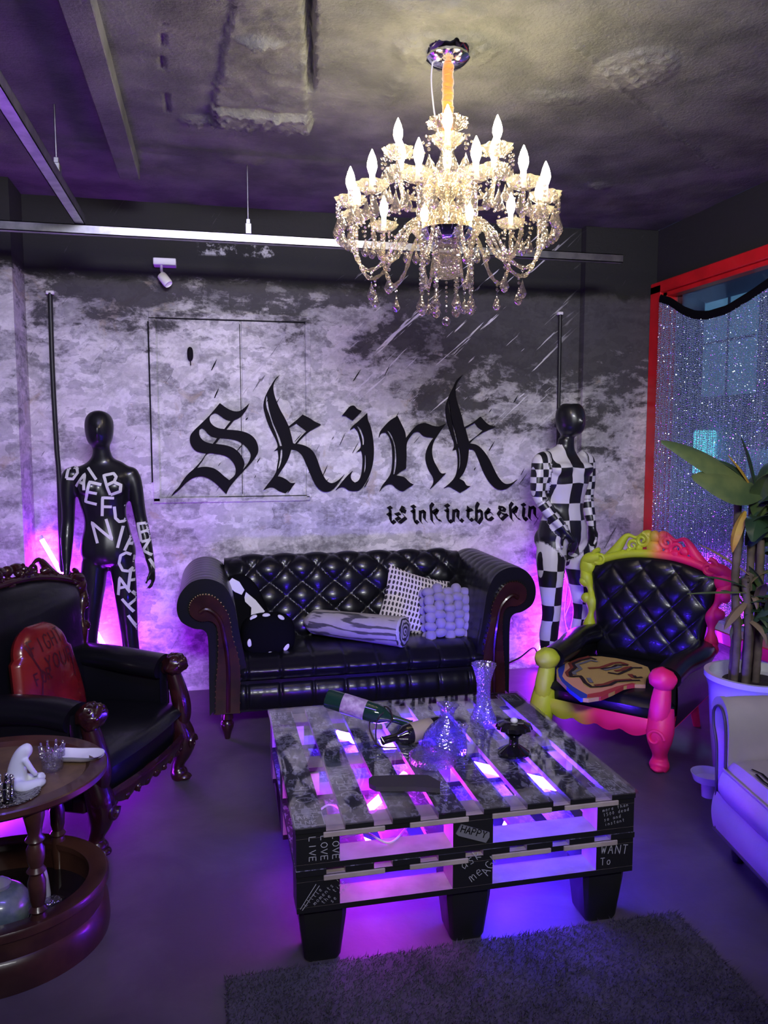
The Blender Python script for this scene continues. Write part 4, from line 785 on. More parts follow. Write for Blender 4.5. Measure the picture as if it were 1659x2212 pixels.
# black cushions with white petals
t = thing('cushion', 'round black cushion with white oval spots beside the left sofa arm', 'cushion', (.295, 4.33, .505)); t.rotation_euler = (math.radians(-10), 0, math.radians(6))
M_felt = mat('black_plush', (.004, .004, .005), .95, spec=.05)
mb = MB(); mb.ell((0, 0, 0), (.150, .10, .125), 32, 20, sq=.72); mb.build('plush', M_felt, t)
mb = MB()
for (x, z, a) in [(-.085, .105, .5), (-.015, .112, 0), (.065, .095, -.6), (-.115, -.03, 1.5), (-.01, -.098, .2), (.085, -.07, .9)]:
    k = 1-(abs(x)/.15)**2.8-(abs(z)/.125)**2.8; y = -.10*max(0.02, k)**.36-.001
    mb.ell((x, y, z), (.022, .004, .013), 14, 8, rot=(0.0 if abs(z) < .09 else (-.55 if z > 0 else .55), -a, 0))
mb.build('white_spots', M_chalkw, t)
t = thing('cushion', 'tall black cushion with two white leaf shapes in the left sofa corner', 'cushion', (.175, 4.56, .60)); t.rotation_euler = (math.radians(-14), math.radians(-18), math.radians(12))
mb = MB(); mb.ell((0, 0, 0), (.13, .055, .215), 28, 18, sq=.8); mb.build('plush', M_felt, t)
mb = MB()
def petal(pts, y=-.058): mb.prism([(a, b) for a, b in pts], y-.004, y+.012, 0, 'xz')
petal([(-.035, .185), (-.005, .20), (.025, .165), (.035, .11), (.01, .09), (-.02, .12), (-.04, .16)]); petal([(.04, .095), (.075, .03), (.10, -.05), (.06, -.07), (.01, -.09), (.005, 0), (.02, .07)], -.050)
mb.build('white_leaves', M_chalkw, t)

# ---------------------------------------------------------------- carved throne armchairs
def carve(mb, c, r, seed=0, lumps=9, nz=.35):
    random.seed(seed+11); c = V(c); mb.ell(c, r, 18, 12, nz=nz, ns=38)
    rr = r if isinstance(r, (tuple, list)) else (r, r, r)
    for i in range(lumps):
        d = V((random.gauss(0, 1), random.gauss(0, 1), random.gauss(0, 1))).normalized(); p = c+V((d.x*rr[0], d.y*rr[1], d.z*rr[2]))*.85
        mb.ell(p, min(rr)*random.uniform(.28, .45), 8, 6)
def scroll(mb, c, r, turns, w_, dirn=1, a0=0, plane='xz', th=.02):
    c = V(c); P = []; R = []; n = int(18*turns)
    for i in range(n+1):
        u = i/n; a = a0+dirn*2*PI*turns*u; q = r*(1-.86*u); x, z = q*math.cos(a), q*math.sin(a)
        P.append(c+(V((x, 0, z)) if plane == 'xz' else V((0, x, z)))); R.append(w_*(1-.45*u))
    mb.tube(P, R, 8)
def throne(T, W, D, arm_z, seat_z, back, M_f, M_l, opts):
    """front faces -Y; back = (half width low, half width top, corner z, crest z)"""
    hb0, hb1, zc_, zt = back; yb = D/2
    lean = lambda z: yb-.02+max(0, z-seat_z)*.16
    # seat
    def seat(u, v):
        a, b = u*2-1, v*2-1; h = (1-abs(a)**3.2)*(1-abs(b)**3.2); sw = W/2+.02+.03*(1-v)
        return (a*sw, lerp(-D/2-.045, D/2, v)-.035*(1-a*a)*(1-v), seat_z-.05+.06*max(0, h)**.4)
    mb = MB(); mb.grid(seat, 34, 34)
    def skirt(u, v):
        th = 2*PI*u; a, b = math.cos(th), math.sin(th); pw = lambda q: math.copysign(abs(q)**.45, q); bul = 1+.03*math.sin(PI*v)
        x = pw(a)*(W/2+.035)*bul; y = pw(b)*(D/2+.02)*bul-.03*(1 if b < 0 else 0)*(1-a*a)
        return (x, y, lerp(opts['skirt'], seat_z-.03, v))
    mb.grid(skirt, 72, 10, cu=True); mb.build('seat', M_l, T, auto=60)
    # back panel, tufted or plain
    def bw(z): u = max(0, min(1, (z-seat_z)/(zc_-seat_z))); return lerp(hb0, hb1, u**1.6)
    def top(a): return lerp(zc_-.01, zt-opts['crest'], (1-abs(a)**2.2))
    def bp(u, v):
        a = u*2-1; z0 = seat_z-.03; z = lerp(z0, top(a), v); x = a*bw(z); e = (1-abs(a)**4)*(1-abs(v*2-1)**6)
        h = .045*max(0, e)**.4
        if opts['tuft']:
            s = z-seat_z; k = min(1, max(0, e)*1.5); h += .022*(tuft(x+.5, s, 11, 10)-.8)*k*(1 if s > .12 else s/.12)
        else: h += .02*max(0, e)
        return (x, lean(z)-h, z)
    mb = MB(); mb.grid(bp, 90, 80); mb.grid(lambda u, v: (lambda q: (q[0], lean(q[2])+.03, q[2]))(bp(u, v)), 20, 20, flip=True); mb.build('backrest', M_l, T, auto=0)
    # carved frame of the back: sides and crest
    mb = MB(); F = opts['fr']
    side = []
    for i in range(9): z = lerp(seat_z+.10, zc_, i/8); side.append(z)
    for sx in (-1, 1):
        P = [V((sx*(bw(z)+F*.5+.015*math.sin((z-seat_z)*16)), lean(z), z)) for z in side]; P += [V((sx*(hb1+F*.3), lean(zc_), zc_+F*.5)), V((sx*(hb1-F*.9), lean(zc_), zc_+F*.9))]
        S = spl(P, 4); mb.tube(S, [F*(.42+.16*math.sin(i*.55)) for i in range(len(S))], 12)
        for k, z in enumerate((seat_z+.10, seat_z+.30*(zc_-seat_z)/.5, seat_z+.40*(zc_-seat_z)/.5)): mb.ell((sx*(bw(z)+F*.75), lean(z)-.005, z), F*(.62 if k == 0 else .50), 14, 10, nz=.15, ns=25)
        scroll(mb, (sx*(bw(side[0])+F*.3), lean(side[0])-F*.35, side[0]), F*.6, 1.3, F*.16, sx)
        mb.ell((sx*(hb1+F*.25), lean(zc_)-.005, zc_-.01), (F*.75, F*.5, F*.95), 16, 12, nz=.2, ns=20)
        scroll(mb, (sx*(hb1-F*.9), lean(zc_)-F*.2, zc_+F*.8), F*.75, 1.4, F*.22, -sx, PI/2)
        # crest limb: low rail along the leather and high scroll limb
        low = [V((sx*hb1*a, lean(top(a)), top(a)+F*.3)) for a in (1, .85, .65, .45, .25, 0)]; mb.tube(spl(low, 4), [F*.38]*21, 10)
        hi = [V((sx*hb1*a, lean(zt), z)) for a, z in ((.80, zc_+F*.6), (.62, top(.62)+F*.8), (.45, top(.45)+F*1.9), (.30, zt-F*.4), (.16, zt-F*.1), (.07, zt-F*.1))]
        mb.tube(spl(hi, 5), [F*(.30+.16*math.sin(i*.35)) for i in range(26)], 10)
        scroll(mb, (sx*hb1*.19, lean(zt)-F*.25, zt-F*.55), F*.62, 1.5, F*.22, sx, PI/2); scroll(mb, (sx*hb1*.34, lean(zt)-F*.2, top(.3)+F*.95), F*.62, 1.5, F*.20, -sx, -PI/2)
        for k in range(opts['lumps']): u = random.random(); mb.ell((sx*hb1*lerp(.1, .95, u), lean(zt)-F*.3, top(u)+F*(.4+1.0*random.random()*(1-u))), F*random.uniform(.22, .42), 8, 6, nz=.3, ns=40)
    mb.ell((0, lean(zt)-F*.1, zt-F*1.3), (F*.7, F*.45, F*.75), 14, 10, nz=.3, ns=25); mb.ell((0, lean(zt), zt-F*.2), (F*.55, F*.4, F*.5), 14, 10, nz=.3, ns=25)
    mb.build('carved_back_frame', M_f, T)
    for sx in (-1, 1):
        # upholstered arm
        mb = MB(); xa = sx*(W/2+.0)
        P = spl([(sx*(hb0+.02), lean(arm_z), arm_z-.01), (sx*(W/2+.03), D*.2, arm_z+.0), (xa, -D*.12, arm_z-.005), (xa, -D/2+.05, arm_z-.02)], 7); mb.tube(P, [(.055, opts['aw'])]*len(P), 18, flat=(0, 0, 1))
        inn = MB(); mb.grid(lambda u, v: (sx*lerp(W/2-.01, W/2-.035, v*(1-v)*2)+sx*.01, lerp(-D/2+.06, D/2-.02, u), lerp(seat_z-.05, arm_z, v)), 16, 8); mb.grid(lambda u, v: (sx*(W/2+.045+.012*math.sin(PI*v)), lerp(-D/2+.05, D/2, u), lerp(opts['skirt'], arm_z, v)), 16, 8)
        mb.grid(lambda u, v: (lerp(sx*(W/2-.03), sx*(W/2+.045), u), -D/2+.05-.012*math.sin(PI*u), lerp(opts['skirt'], arm_z, v)), 6, 8)
        o = mb.build('armrest', M_l, T, auto=60); fix(o)
        # carved arm post: scroll head flowing into the front leg
        mb = MB(); h = arm_z-.01; pf = -D/2
        P = spl([(xa, pf+.00, h-.03), (xa, pf-.035, h*.72), (xa, pf-.045, h*.55), (xa, pf-.02, h*.42), (xa, pf-.015, h*.33)], 6)
        mb.tube(P, [((.027+.008*math.sin(i*.22))*opts['ps'],)*2 for i in range(len(P))], 12)
        mb.ell((xa, pf-.012, h), (.047*opts['ps'], .045*opts['ps'], .045*(opts['ps']+1)/2), 18, 14, nz=opts['nz'], ns=36); scroll(mb, (xa, pf-.05, h), .033, 1.5, .009, sx)
        if opts['nz'] > .2: carve(mb, (xa, pf-.02, h+.005), (.042, .05, .045), 3, 12)
        mb.build('carved_arm_post', M_f, T)
        for sy in (-1, 1):
            mb = MB()
            if sy < 0:
                P = spl([(xa, pf-.01, opts['skirt']+.11), (xa+sx*.006, pf-.045, .20), (xa+sx*.004, pf-.038, .13), (xa, pf-.015, .07), (xa, pf-.020, .03), (xa, pf-.035, .002)], 5); R_ = [.040, .042, .043, .045, .046, .046, .044, .042, .040, .037, .034, .031, .028, .026, .025, .025, .026, .028, .031, .033, .034, .034, .033, .03, .028, .024]
                R_ = [r*opts['ps'] for r in R_]; mb.tube(P, R_, 14); scroll(mb, (xa, pf-.045-.040*opts['ps'], .185), .030*opts['ps'], 1.4, .010, sx); mb.ell((xa, pf-.035, .018), (.034, .042, .019), 14, 8, nz=.2, ns=30)
            else: mb.tube(spl([(xa*.88, D/2-.04, opts['skirt']+.05), (xa*.9, D/2, .12), (xa*.93, D/2+.04, .0)], 5), [.03-.001*i for i in range(11)], 10)
            mb.build('leg', M_f, T)
    # front apron rail, scalloped
    mb = MB(); n = 40
    def ap(u, v):
        a = u*2-1; x = a*(W/2+.01); z1 = opts['skirt']+.055-opts['dip']*(1-a*a); z0 = z1-opts['ah']-.022*abs(math.sin(a*PI*2.5))
        return (x, -D/2-.05-.035*(1-a*a)-.012*math.sin(PI*v), lerp(z0, z1, v))
    mb.grid(ap, n, 8); mb.grid(lambda u, v: (lambda q: (q[0], q[1]+.04, q[2]))(ap(u, v)), n, 8, flip=True); mb.grid(lambda u, v: (lambda q: (q[0], q[1]+.04*v, q[2]))(ap(u, 0)), n, 3)
    for sx in (-1, 1): mb.box((sx*(W/2+.03)-.015, -D/2, opts['skirt']-.01), (sx*(W/2+.03)+.015, D/2, opts['skirt']+.04), ch=.006)
    if opts.get('lump_apron'):
        for k in range(9): carve(mb, (lerp(-W/2+.06, W/2-.06, k/8), -D/2-.085+.03*abs(k/4-1)**2, opts['skirt']-.005), .018, k, 4)
    o = mb.build('front_apron', M_f, T)
def neon_mat():
    t = NT('neon_yellow_to_pink_paint'); x, y, z = t.sep(t.obj()); n = t.noise(t.obj(), 6, 3)
    f = t.ma('ADD', x, t.ma('MULTIPLY', t.ma('SUBTRACT', n, .5), .10)); f = t.ma('ADD', f, t.ma('MULTIPLY', t.step(z, .25, .6), -.075))
    k = t.step(f, -.15, -.01)
    c = t.mix(k, (.46, .56, .020), (.88, .26, .06)); c = t.mix(t.step(f, -.09, .03), c, (.90, .016, .13)); t.set(Base_Color=c, Roughness=.5)
    t.put(t.b.inputs['Emission Color'], c); t.b.inputs['Emission Strength'].default_value = 0.0; t.bump(t.noise(t.obj(), 22, 4), .25, .004); return t.m
T = thing('throne_armchair', 'baroque armchair with neon yellow and pink carved frame and tufted black leather', 'armchair', (2.16, 3.73, 0), math.radians(-49.5))
throne(T, .60, .66, .46, .36, (.29, .37, .84, 1.05), neon_mat(), M_lea, dict(skirt=.20, crest=.13, tuft=True, fr=.066, lumps=5, aw=.07, nz=.12, dip=-.01, ps=1.42, ah=.075))
T = thing('throne_armchair', 'baroque armchair with dark carved mahogany frame and plain black leather, left side', 'armchair', (-.56, 3.475, 0), math.radians(66))
throne(T, .69, .50, .56, .38, (.40, .480, .885, 1.035), M_maho, M_lea, dict(skirt=.19, crest=.07, tuft=False, fr=.05, lumps=34, aw=.085, nz=.32, dip=-.0, lump_apron=True, ps=1.2, ah=.055))
# red lettered cushion on the dark armchair
t = thing('cushion', 'glossy red cushion with dark scrawled lettering FIGHT FOR YOUR, on the dark armchair', 'cushion', (-.70, 3.47, .60)); t.rotation_euler = (math.radians(-12), 0, math.radians(62))
def arch(sgn):
    def f(u, v):
        a = u*2-1; z = v; w_ = lerp(.21, .155, z**1.3) if z < .72 else .155*math.sqrt(max(0, 1-((z-.72)/.30)**2)); e = max(0, (1-abs(a)**3)*(1-abs(z*2-1)**4))
        return (a*w_, sgn*.055*e**.5, -.20+.42*z)
    return f
mb = MB(); mb.grid(arch(-1), 30, 30); mb.grid(arch(1), 30, 30, flip=True); rc = mb.build('red_cover', M_redpu, t)
tr = BVHTree.FromPolygons([v.co for v in rc.data.vertices], [p.vertices for p in rc.data.polygons])
def pj_(a, b):
    h = tr.ray_cast(V((a, -1, b)), V((0, 1, 0))); return None if h[0] is None else h[0]+h[1]*.002*(1 if h[1].y < 0 else -1)
mb = MB(); words(mb, 'FIGHT', -.10, .10, .062, pj_, .007, .12, .45, .2); words(mb, 'YOUR', -.045, .02, .062, pj_, .008, .05, .5, .25); words(mb, 'FOR', -.115, -.02, .05, pj_, .007, .1, .45, .2); ribbon(mb, [(-.12, .15), (-.10, .08), (-.075, .02), (-.10, -.06), (-.085, -.11)], .008, pj_); ribbon(mb, [(.12, .06), (.118, -.04)], .008, pj_)
mb.build('lettering', mat('dark_red_ink', (.05, .004, .010), .4), rc)
# warped smiling-face mat on the neon chair seat
RUG = {'outer':[(1.779,3.779),(1.848,3.869),(1.898,3.865),(1.972,3.904),(2.057,3.941),(2.117,3.928),(2.183,3.873),(2.235,3.798),(2.263,3.686),(2.223,3.594),(2.143,3.503),(2.088,3.417),(2.027,3.437),(1.962,3.414),(1.871,3.348),(1.783,3.297),(1.739,3.29),(1.712,3.284),(1.681,3.302),(1.69,3.376),(1.69,3.461),(1.703,3.561),(1.71,3.625)],'blue':[(1.852,3.871),(1.769,3.738),(1.726,3.636),(1.702,3.548),(1.685,3.426),(1.683,3.354),(1.679,3.297),(1.71,3.296),(1.733,3.337),(1.726,3.392),(1.722,3.467),(1.728,3.568),(1.743,3.632),(1.809,3.743),(1.862,3.85)],'red':[(1.71,3.296),(1.782,3.295),(1.873,3.35),(1.975,3.421),(2.047,3.435),(2.037,3.454),(1.932,3.42),(1.816,3.36),(1.737,3.342)],'peach':[(1.743,3.632),(1.728,3.568),(1.722,3.467),(1.726,3.392),(1.733,3.337),(1.816,3.36),(1.932,3.42),(2.014,3.453),(1.957,3.465),(1.848,3.42),(1.79,3.421),(1.783,3.472),(1.823,3.587),(1.765,3.6),(1.785,3.678),(1.836,3.737),(1.888,3.845),(1.863,3.85),(1.809,3.743)],'st_m':[[(2.05,3.926),(1.973,3.896),(1.885,3.83),(1.858,3.747),(1.793,3.676),(1.775,3.611)],[(1.936,3.722),(2.008,3.721),(2.113,3.78),(2.157,3.785),(2.172,3.736)],[(2.049,3.647),(2.088,3.653),(2.142,3.691),(2.174,3.692)],[(2.096,3.581),(2.085,3.516)],[(1.83,3.449),(1.888,3.455),(1.948,3.487),(1.976,3.5),(2.06,3.495)]],'st_d':[[(2.054,3.862),(2.043,3.896),(1.963,3.866),(1.896,3.82),(1.872,3.744),(1.807,3.673),(1.781,3.607),(1.832,3.605),(1.805,3.499),(1.803,3.43),(1.851,3.426),(1.908,3.438),(1.967,3.483),(2.052,3.481),(2.092,3.474)],[(1.994,3.695),(2.068,3.708),(2.111,3.742),(2.172,3.729)],[(1.999,3.63),(2.036,3.591),(2.124,3.645),(2.166,3.679),(2.219,3.667)],[(2.102,3.552),(2.093,3.514),(2.131,3.519)]],'st_g':[[(2.043,3.823),(2.013,3.855),(1.959,3.821),(1.905,3.796),(1.889,3.718),(1.825,3.669),(1.814,3.63)],[(2.0,3.672),(2.085,3.697),(2.124,3.717)],[(1.856,3.566),(1.835,3.492)]]}
t = thing('seat_mat', 'tufted warped smiling-face mat in gold, peach and blue on the neon chair seat', 'rug', (2.0, 3.75, .362))
def pm(name, poly, z0, z1, m, parent):
    mb = MB(); mb.prism([(a-2.0, b-3.75) for a, b in poly][::-1], z0, z1); o = mb.build(name, m, parent, smooth=False); return fix(o)
cm = {k: mat(k+'_tufted_yarn', c, .95, bump=(150, .6, .003)) for k, c in dict(gold=(.50, .34, .10), peach=(.72, .34, .20), blue=(.02, .05, .42), red=(.45, .04, .05), dark=(.02, .006, .010), grey=(.16, .16, .18), maroon=(.22, .035, .02)).items()}
base = pm('mat_pile', RUG['outer'], 0, .019, cm['gold'], t)
pm('blue_edge', RUG['blue'], .0, .0200, cm['blue'], t); pm('red_edge', RUG['red'], .0, .0200, cm['red'], t); pm('peach_patch', RUG['peach'], .0, .0194, cm['peach'], t)
for nm, key, wd, z, m in [('maroon_outline', 'st_m', .026, .0232, 'maroon'), ('dark_outline', 'st_d', .019, .0238, 'dark'), ('grey_outline', 'st_g', .021, .0240, 'grey')]:
    mb = MB()
    for st in RUG[key]: ribbon(mb, [(a-2.0, b-3.75) for a, b in st], wd, lambda a, b, z=z: (a, b, z))
    mb.build(nm, cm[m], t)

# ---------------------------------------------------------------- pallet coffee table
def deck_mat():
    t = NT('black_boards_covered_in_marker'); p = t.obj()
    m = t.ma('MULTIPLY', t.step(t.noise(t.scale(p, (62, 30, 1)), 1.0, 3, .65, .8), .50, .56), t.step(t.noise(p, 8, 4), .38, .50))
    m = t.ma('MAXIMUM', m, t.ma('MULTIPLY', t.step(t.noise(p, 5, 5), .54, .62), .45))
    t.set(Base_Color=t.mix(m, (.035, .035, .040), (.27, .27, .31)), Roughness=.5); return t.m
M_deck = deck_mat()
TX0, TX1, TY0, TY1 = .222, 1.325, 2.205, 3.225
def pallet_table():
    T = thing('pallet_coffee_table', 'coffee table of two stacked black scribbled pallets with a glass top, lit from inside', 'table', ((TX0+TX1)/2, (TY0+TY1)/2, 0)); cx, cy = (TX0+TX1)/2, (TY0+TY1)/2
    W, D = TX1-TX0, TY1-TY0
    def board(x0, x1, y0, y1, z0, z1, name, mi=None, m=None, ch=.002):
        mb = MB(); mb.box((x0, y0, z0), (x1, y1, z1), 0 if mi is None else mi, 0); return mb.build(name, m or [M_wood, M_deck, M_black], T, smooth=False)
    gaps = [.095+.145*i for i in range(7)]; edges = [0]
    for g in gaps: edges += [g-.004, g+.054]
    edges.append(W); bds = [(edges[i], edges[i+1]) for i in range(0, len(edges), 2)]
    for k, zb in enumerate((.188, .322)):
        zt = zb+.134; top = k == 1
        for i, (a, b) in enumerate(bds):
            # face order: bottom, top, front, right, back, left
            board(-W/2+a, -W/2+b, -D/2, D/2, zt-.018, zt, 'deck_board', mi=[0, 1, 2, 2 if i == len(bds)-1 else 0, 2, 2 if i == 0 else 0])
        for yy in (-D/2+.004, -.05, D/2-.104): board(-W/2+.002, W/2-.002, yy, yy+.10, zt-.036, zt-.0185, 'cross_board', mi=[0, 0, 2, 2, 2 if yy > 0 else 0, 2])
        for yy in (-D/2+.004, -.06, D/2-.104):
            for xx in (-W/2+.002, -.065, W/2-.132): board(xx, xx+.13, yy, yy+.10, zb+.018, zt-.0365, 'block', mi=[0, 0, 2 if yy < -.2 else 0, 2 if xx > .2 else 0, 2 if yy > .2 else 0, 2 if xx < -.2 else 0])
        for yy in (-D/2+.004, -.06, D/2-.104): board(-W/2+.002, W/2-.002, yy, yy+.10, zb+.0, zb+.0175, 'bottom_board', mi=[0, 0, 2, 2, 2 if yy > 0 else 0, 2])
        for (a, b) in ((.075, .245), (.315, .485), (.555, .735), (.775, .945)):      # pale wood strips along the front edge of each pallet
            mb = MB(); x0, x1 = -W/2+a*W, -W/2+b*W; z1 = zt-.0195; mb.box((x0, -D/2-.003, z1-.016), (x1, -D/2+.004, z1), ch=.0015); mb.build('pale_front_strip', M_wood, T, smooth=False)
    for xx in (-W/2+.085, 0.0, W/2-.085):
        for yy in (-D/2+.10, D/2-.10, ) if xx else (-D/2+.10, D/2-.10):
            mb = MB(); R = []
            for z, s in ((0.0, .050), (.012, .056), (.15, .072), (.187, .073)):
                R += [(xx+sx*s*1.0 if True else 0, yy+sy*s, z) for sx, sy in ((-.8, -1), (.8, -1), (1, -.8), (1, .8), (.8, 1), (-.8, 1), (-1, .8), (-1, -.8))]
            fs = [tuple(range(7, -1, -1)), tuple(range(24, 32))]+[(r*8+i, r*8+(i+1) % 8, r*8+8+(i+1) % 8, r*8+8+i) for r in range(3) for i in range(8)]
            mb.add(R, fs); mb.build('foot', M_feet, T, smooth=True)
    mb = MB(); mb.box((-W/2-.008, -D/2-.010, .4565), (W/2+.008, D/2+.010, .4625), ch=.0015); mb.build('glass_top', M_tglass, T, smooth=False)
    # handwriting on the front face and on the boards
    F = lambda a, b: (a, -D/2-.0025, b)
    mb = MB(); Q = lambda x: -W/2+x
    for i, wd in enumerate(('LIVE', 'LOVE', 'LOVE')): wordobj('handwriting', M_chalk, T, wd, Q(.040+.035*i), .425, .020, lambda a, b: (a, -D/2+.0005, b), .0022, -PI/2, .75, .28)
    def fr(a, b): return (a, -D/2+.0005, b)
    wordobj('handwriting', M_chalk, T, 'ask', Q(.52), .265, .032, fr, .0022, .55, .6, .2); wordobj('handwriting', M_chalk, T, 'me', Q(.548), .222, .032, fr, .0022, .6, .6, .2); wordobj('handwriting', M_chalk, T, 'AGA', Q(.60), .235, .030, fr, .0022, 1.0, .6, .2)
    wordobj('handwriting', M_chalk, T, 'WANT', Q(.985), .262, .030, fr, .0026, -.12, .55, .3); wordobj('handwriting', M_chalk, T, 'To', Q(.985), .222, .024, fr, .0026, 0, .6, .3)
    for i, tx in enumerate(('with', 'more than', '1500 dead', 'so and', 'instant')): wordobj('handwriting', M_chalk, T, tx, Q(.985+.003*i), .418-.016*i, .011, fr, .0012, .12, .6, .35)
    for i in range(4): wordobj('handwriting', M_chalk, T, ('LIttle', 'moments in', 'the time', 'seconds')[i], Q(.03+.026*i), .212, .013, fr, .0012, .75, .6, .3)
    ribbon(mb, [(Q(.012), .205), (Q(.060), .278)], .002, fr); ribbon(mb, [(Q(.018), .201), (Q(.070), .272)], .002, fr)
    mb.build('underline', M_chalk, T)
    mb = MB(); c_, s_ = math.cos(-.35), math.sin(-.35)
    mb.prism([(Q(.500)+a*c_-b*s_, .400+a*s_+b*c_) for a, b in ((0, -.016), (.010, -.020), (.105, -.020), (.11, 0), (.105, .014), (.006, .016))], -D/2-.001, -D/2+.0038, 0, 'xz'); pl = mb.build('happy_sticker', mat('grey_sticker', (.16, .16, .17), .6), T, smooth=False)
    mb = MB(); words(mb, 'HAPPY', Q(.508), .390, .022, lambda a, b: (a, -D/2-.0018, b), .0035, -.35, .6, .22); mb.build('happy_lettering', M_letter, pl)
    mb = MB(); zt = .4562; random.seed(5)
    tp = lambda a, b: (a, b, zt+.0001)
    for i, tx in enumerate(('LOVE', 'DREAM', 'be kind', 'HOPE', 'hello', 'NEVER', 'art is here', 'ME')):
        a, b = bds[i]; wordobj('handwriting', M_chalk, T, tx, Q((a+b)/2+.03), -D/2+.12+.06*(i % 3), .055, tp, .0035, PI/2, .55, .25); wordobj('handwriting', M_chalk, T, random.choice(('SOUL', 'smile', 'LUCK', 'take me')), Q((a+b)/2+.03), D/2-.42, .045, tp, .003, PI/2, .55, .25)
    for (x, y) in ((W/2-.075, -D/2+.06), (-W/2+.045, -D/2+.05), (W/2-.06, D/2-.06), (-W/2+.045, D/2-.06)):
        q = (.055, .040); mb = MB(); ribbon(mb, [(x-q[0]*.8, y-q[1]), (x+q[0]*.8, y-q[1]), (x+q[0]*.8, y+q[1]), (x-q[0]*.8, y+q[1]), (x-q[0]*.8, y-q[1])], .003, tp); mb.build('stamp_frame', M_chalk, T)
        wordobj('handwriting', M_chalk, T, 'ART', x-.032, y+.004, .024, tp, .003, 0, .55, .3); wordobj('handwriting', M_chalk, T, 'INK', x-.032, y-.03, .024, tp, .003, 0, .55, .3)
    return T
pallet_table()
led('led_tube', (.485, 3.20, .345), (1.235, 2.50, .345), .019, M_neonB, 'blue light tube lying diagonally inside the pallet table')
led('led_tube', (.44, 2.43, .341), (.70, 2.76, .341), .015, M_neonP, 'pink light tube inside the left front of the pallet table')
led('led_tube', (.30, 2.80, .212), (.62, 2.40, .212), .0055, M_neonP, 'pink light tube in the lower left of the pallet table')
led('led_tube', (.92, 2.40, .212), (1.2, 2.85, .212), .0065, M_neonB, 'blue light tube in the lower right of the pallet table')
mb = MB(); mb.tube(spl([(.30, 2.48, .345), (.36, 2.47, .39), (.42, 2.50, .345), (.47, 2.55, .35), (.50, 2.66, .345)]), .0035, 6); tag(mb.build('power_cord', M_white), 'white cable looping up between the left boards of the pallet table', 'cord'); mb = MB(); mb.tube(spl([(.38, 2.33, .345), (.45, 2.30, .37), (.52, 2.27, .345), (.60, 2.35, .35)]), .0035, 6)
tag(mb.build('power_cord', M_white), 'white cable hanging in the upper left front opening of the pallet table', 'cord')

# ---------------------------------------------------------------- things on the pallet table
ZT = .4627
# wine bottle lying in a wire holder
def bottle(T, a, b, m, lab=None):
    a, b = V(a), V(b); d = b-a; L = d.length
    mb = MB(); mb.lathe([(0, .006), (.025, .0), (.0365, .005), (.038, .015), (.038, L*.58), (.034, L*.65), (.018, L*.74), (.0145, L*.80), (.0145, L*.985), (.0165, L*.985), (.0165, L), (0, L)], a, 28, ax=d)
    return mb.build('glass_body', m, T)
t = thing('wine_bottle', 'dark green glass bottle tilted in a wire stand at the back of the table', 'bottle', (.50, 2.90, ZT)); q = V((.50, 2.90, ZT))
bottle(t, V((.425, 2.97, .585))-q, V((.735, 2.82, .505))-q, M_green)
mb = MB(); d = (V((.735, 2.82, .505))-V((.425, 2.97, .585))).normalized(); mb.lathe([(.0385, .07), (.0388, .08), (.0388, .16), (.0385, .165)], V((.425, 2.97, .585))-q, 28, ax=d); mb.build('label', mat('purple_paper_label', (.45, .36, .50), .5, var=(40, (.25, .16, .3))), t)
t = thing('wire_bottle_stand', 'thin metal wire stand curling round the neck of the green bottle', 'stand', (.60, 2.86, ZT))
M_wire = mat('bronze_wire', (.35, .30, .30), .25, 1.0)
mb = MB(); mb.tube(spl([(.05, -.15, .002), (-.01, -.12, .002), (-.03, -.05, .03), (-.02, .0, .055), (.02, .03, .09), (.05, .01, .10), (.06, -.03, .07), (.03, -.06, .045)]), .0035, 8)
mb.tube(spl([(-.02, -.11, .003), (-.015, -.08, .05), (.0, -.05, .08), (.03, -.01, .088)]), .003, 8); mb.build('bent_wire', M_wire, t)
t = thing('wine_bottle', 'dark bottle with tan paper label lying flat behind the decanter', 'bottle', (.72, 2.78, ZT)); q = V((.72, 2.78, ZT))
bottle(t, V((.84, 2.80, .501))-q, V((.60, 2.735, .485))-q, M_dkgl); d = (V((.60, 2.735, .485))-V((.84, 2.80, .501))).normalized()
mb = MB(); mb.lathe([(.0385, .04), (.0388, .045), (.0388, .125), (.0385, .13)], V((.84, 2.80, .501))-q, 28, ax=d); mb.build('label', mat('tan_paper_label', (.34, .28, .20), .6), t)
# round glass tray + decanter tilted on it
mb = MB(); mb.lathe([(0, 0), (.082, 0), (.085, .004), (.085, .024), (.080, .024), (.079, .008), (0, .008)], (0, 0, 0), 48); o = mb.build('round_tray', M_cutg); o.location = (.747, 2.57, ZT); tag(o, 'round clear glass tray with a steel rim under the tilted decanter', 'tray')
mb = MB()
pf = [(0, 0), (.052, 0), (.060, .010), (.062, .03), (.058, .065), (.042, .095), (.024, .118), (.018, .138), (.021, .158), (.031, .176), (.029, .176), (.018, .158), (.015, .138), (.021, .118), (.039, .093), (.055, .063), (.058, .03), (.055, .012), (0, .008)]
P_ = []
mb.lathe(pf, (0, 0, 0), 48, scal=(24, .012)); o = mb.build('decanter', glassy('violet_clear_glass', (.80, .80, .97), .12, .08, .10, 110)); o.scale = (1.32, 1.32, 1.02); o.location = (.795, 2.60, ZT+.011); o.rotation_euler = (0, math.radians(6), .4); tag(o, 'squat ribbed clear glass decanter with flared neck standing on the tray', 'decanter')
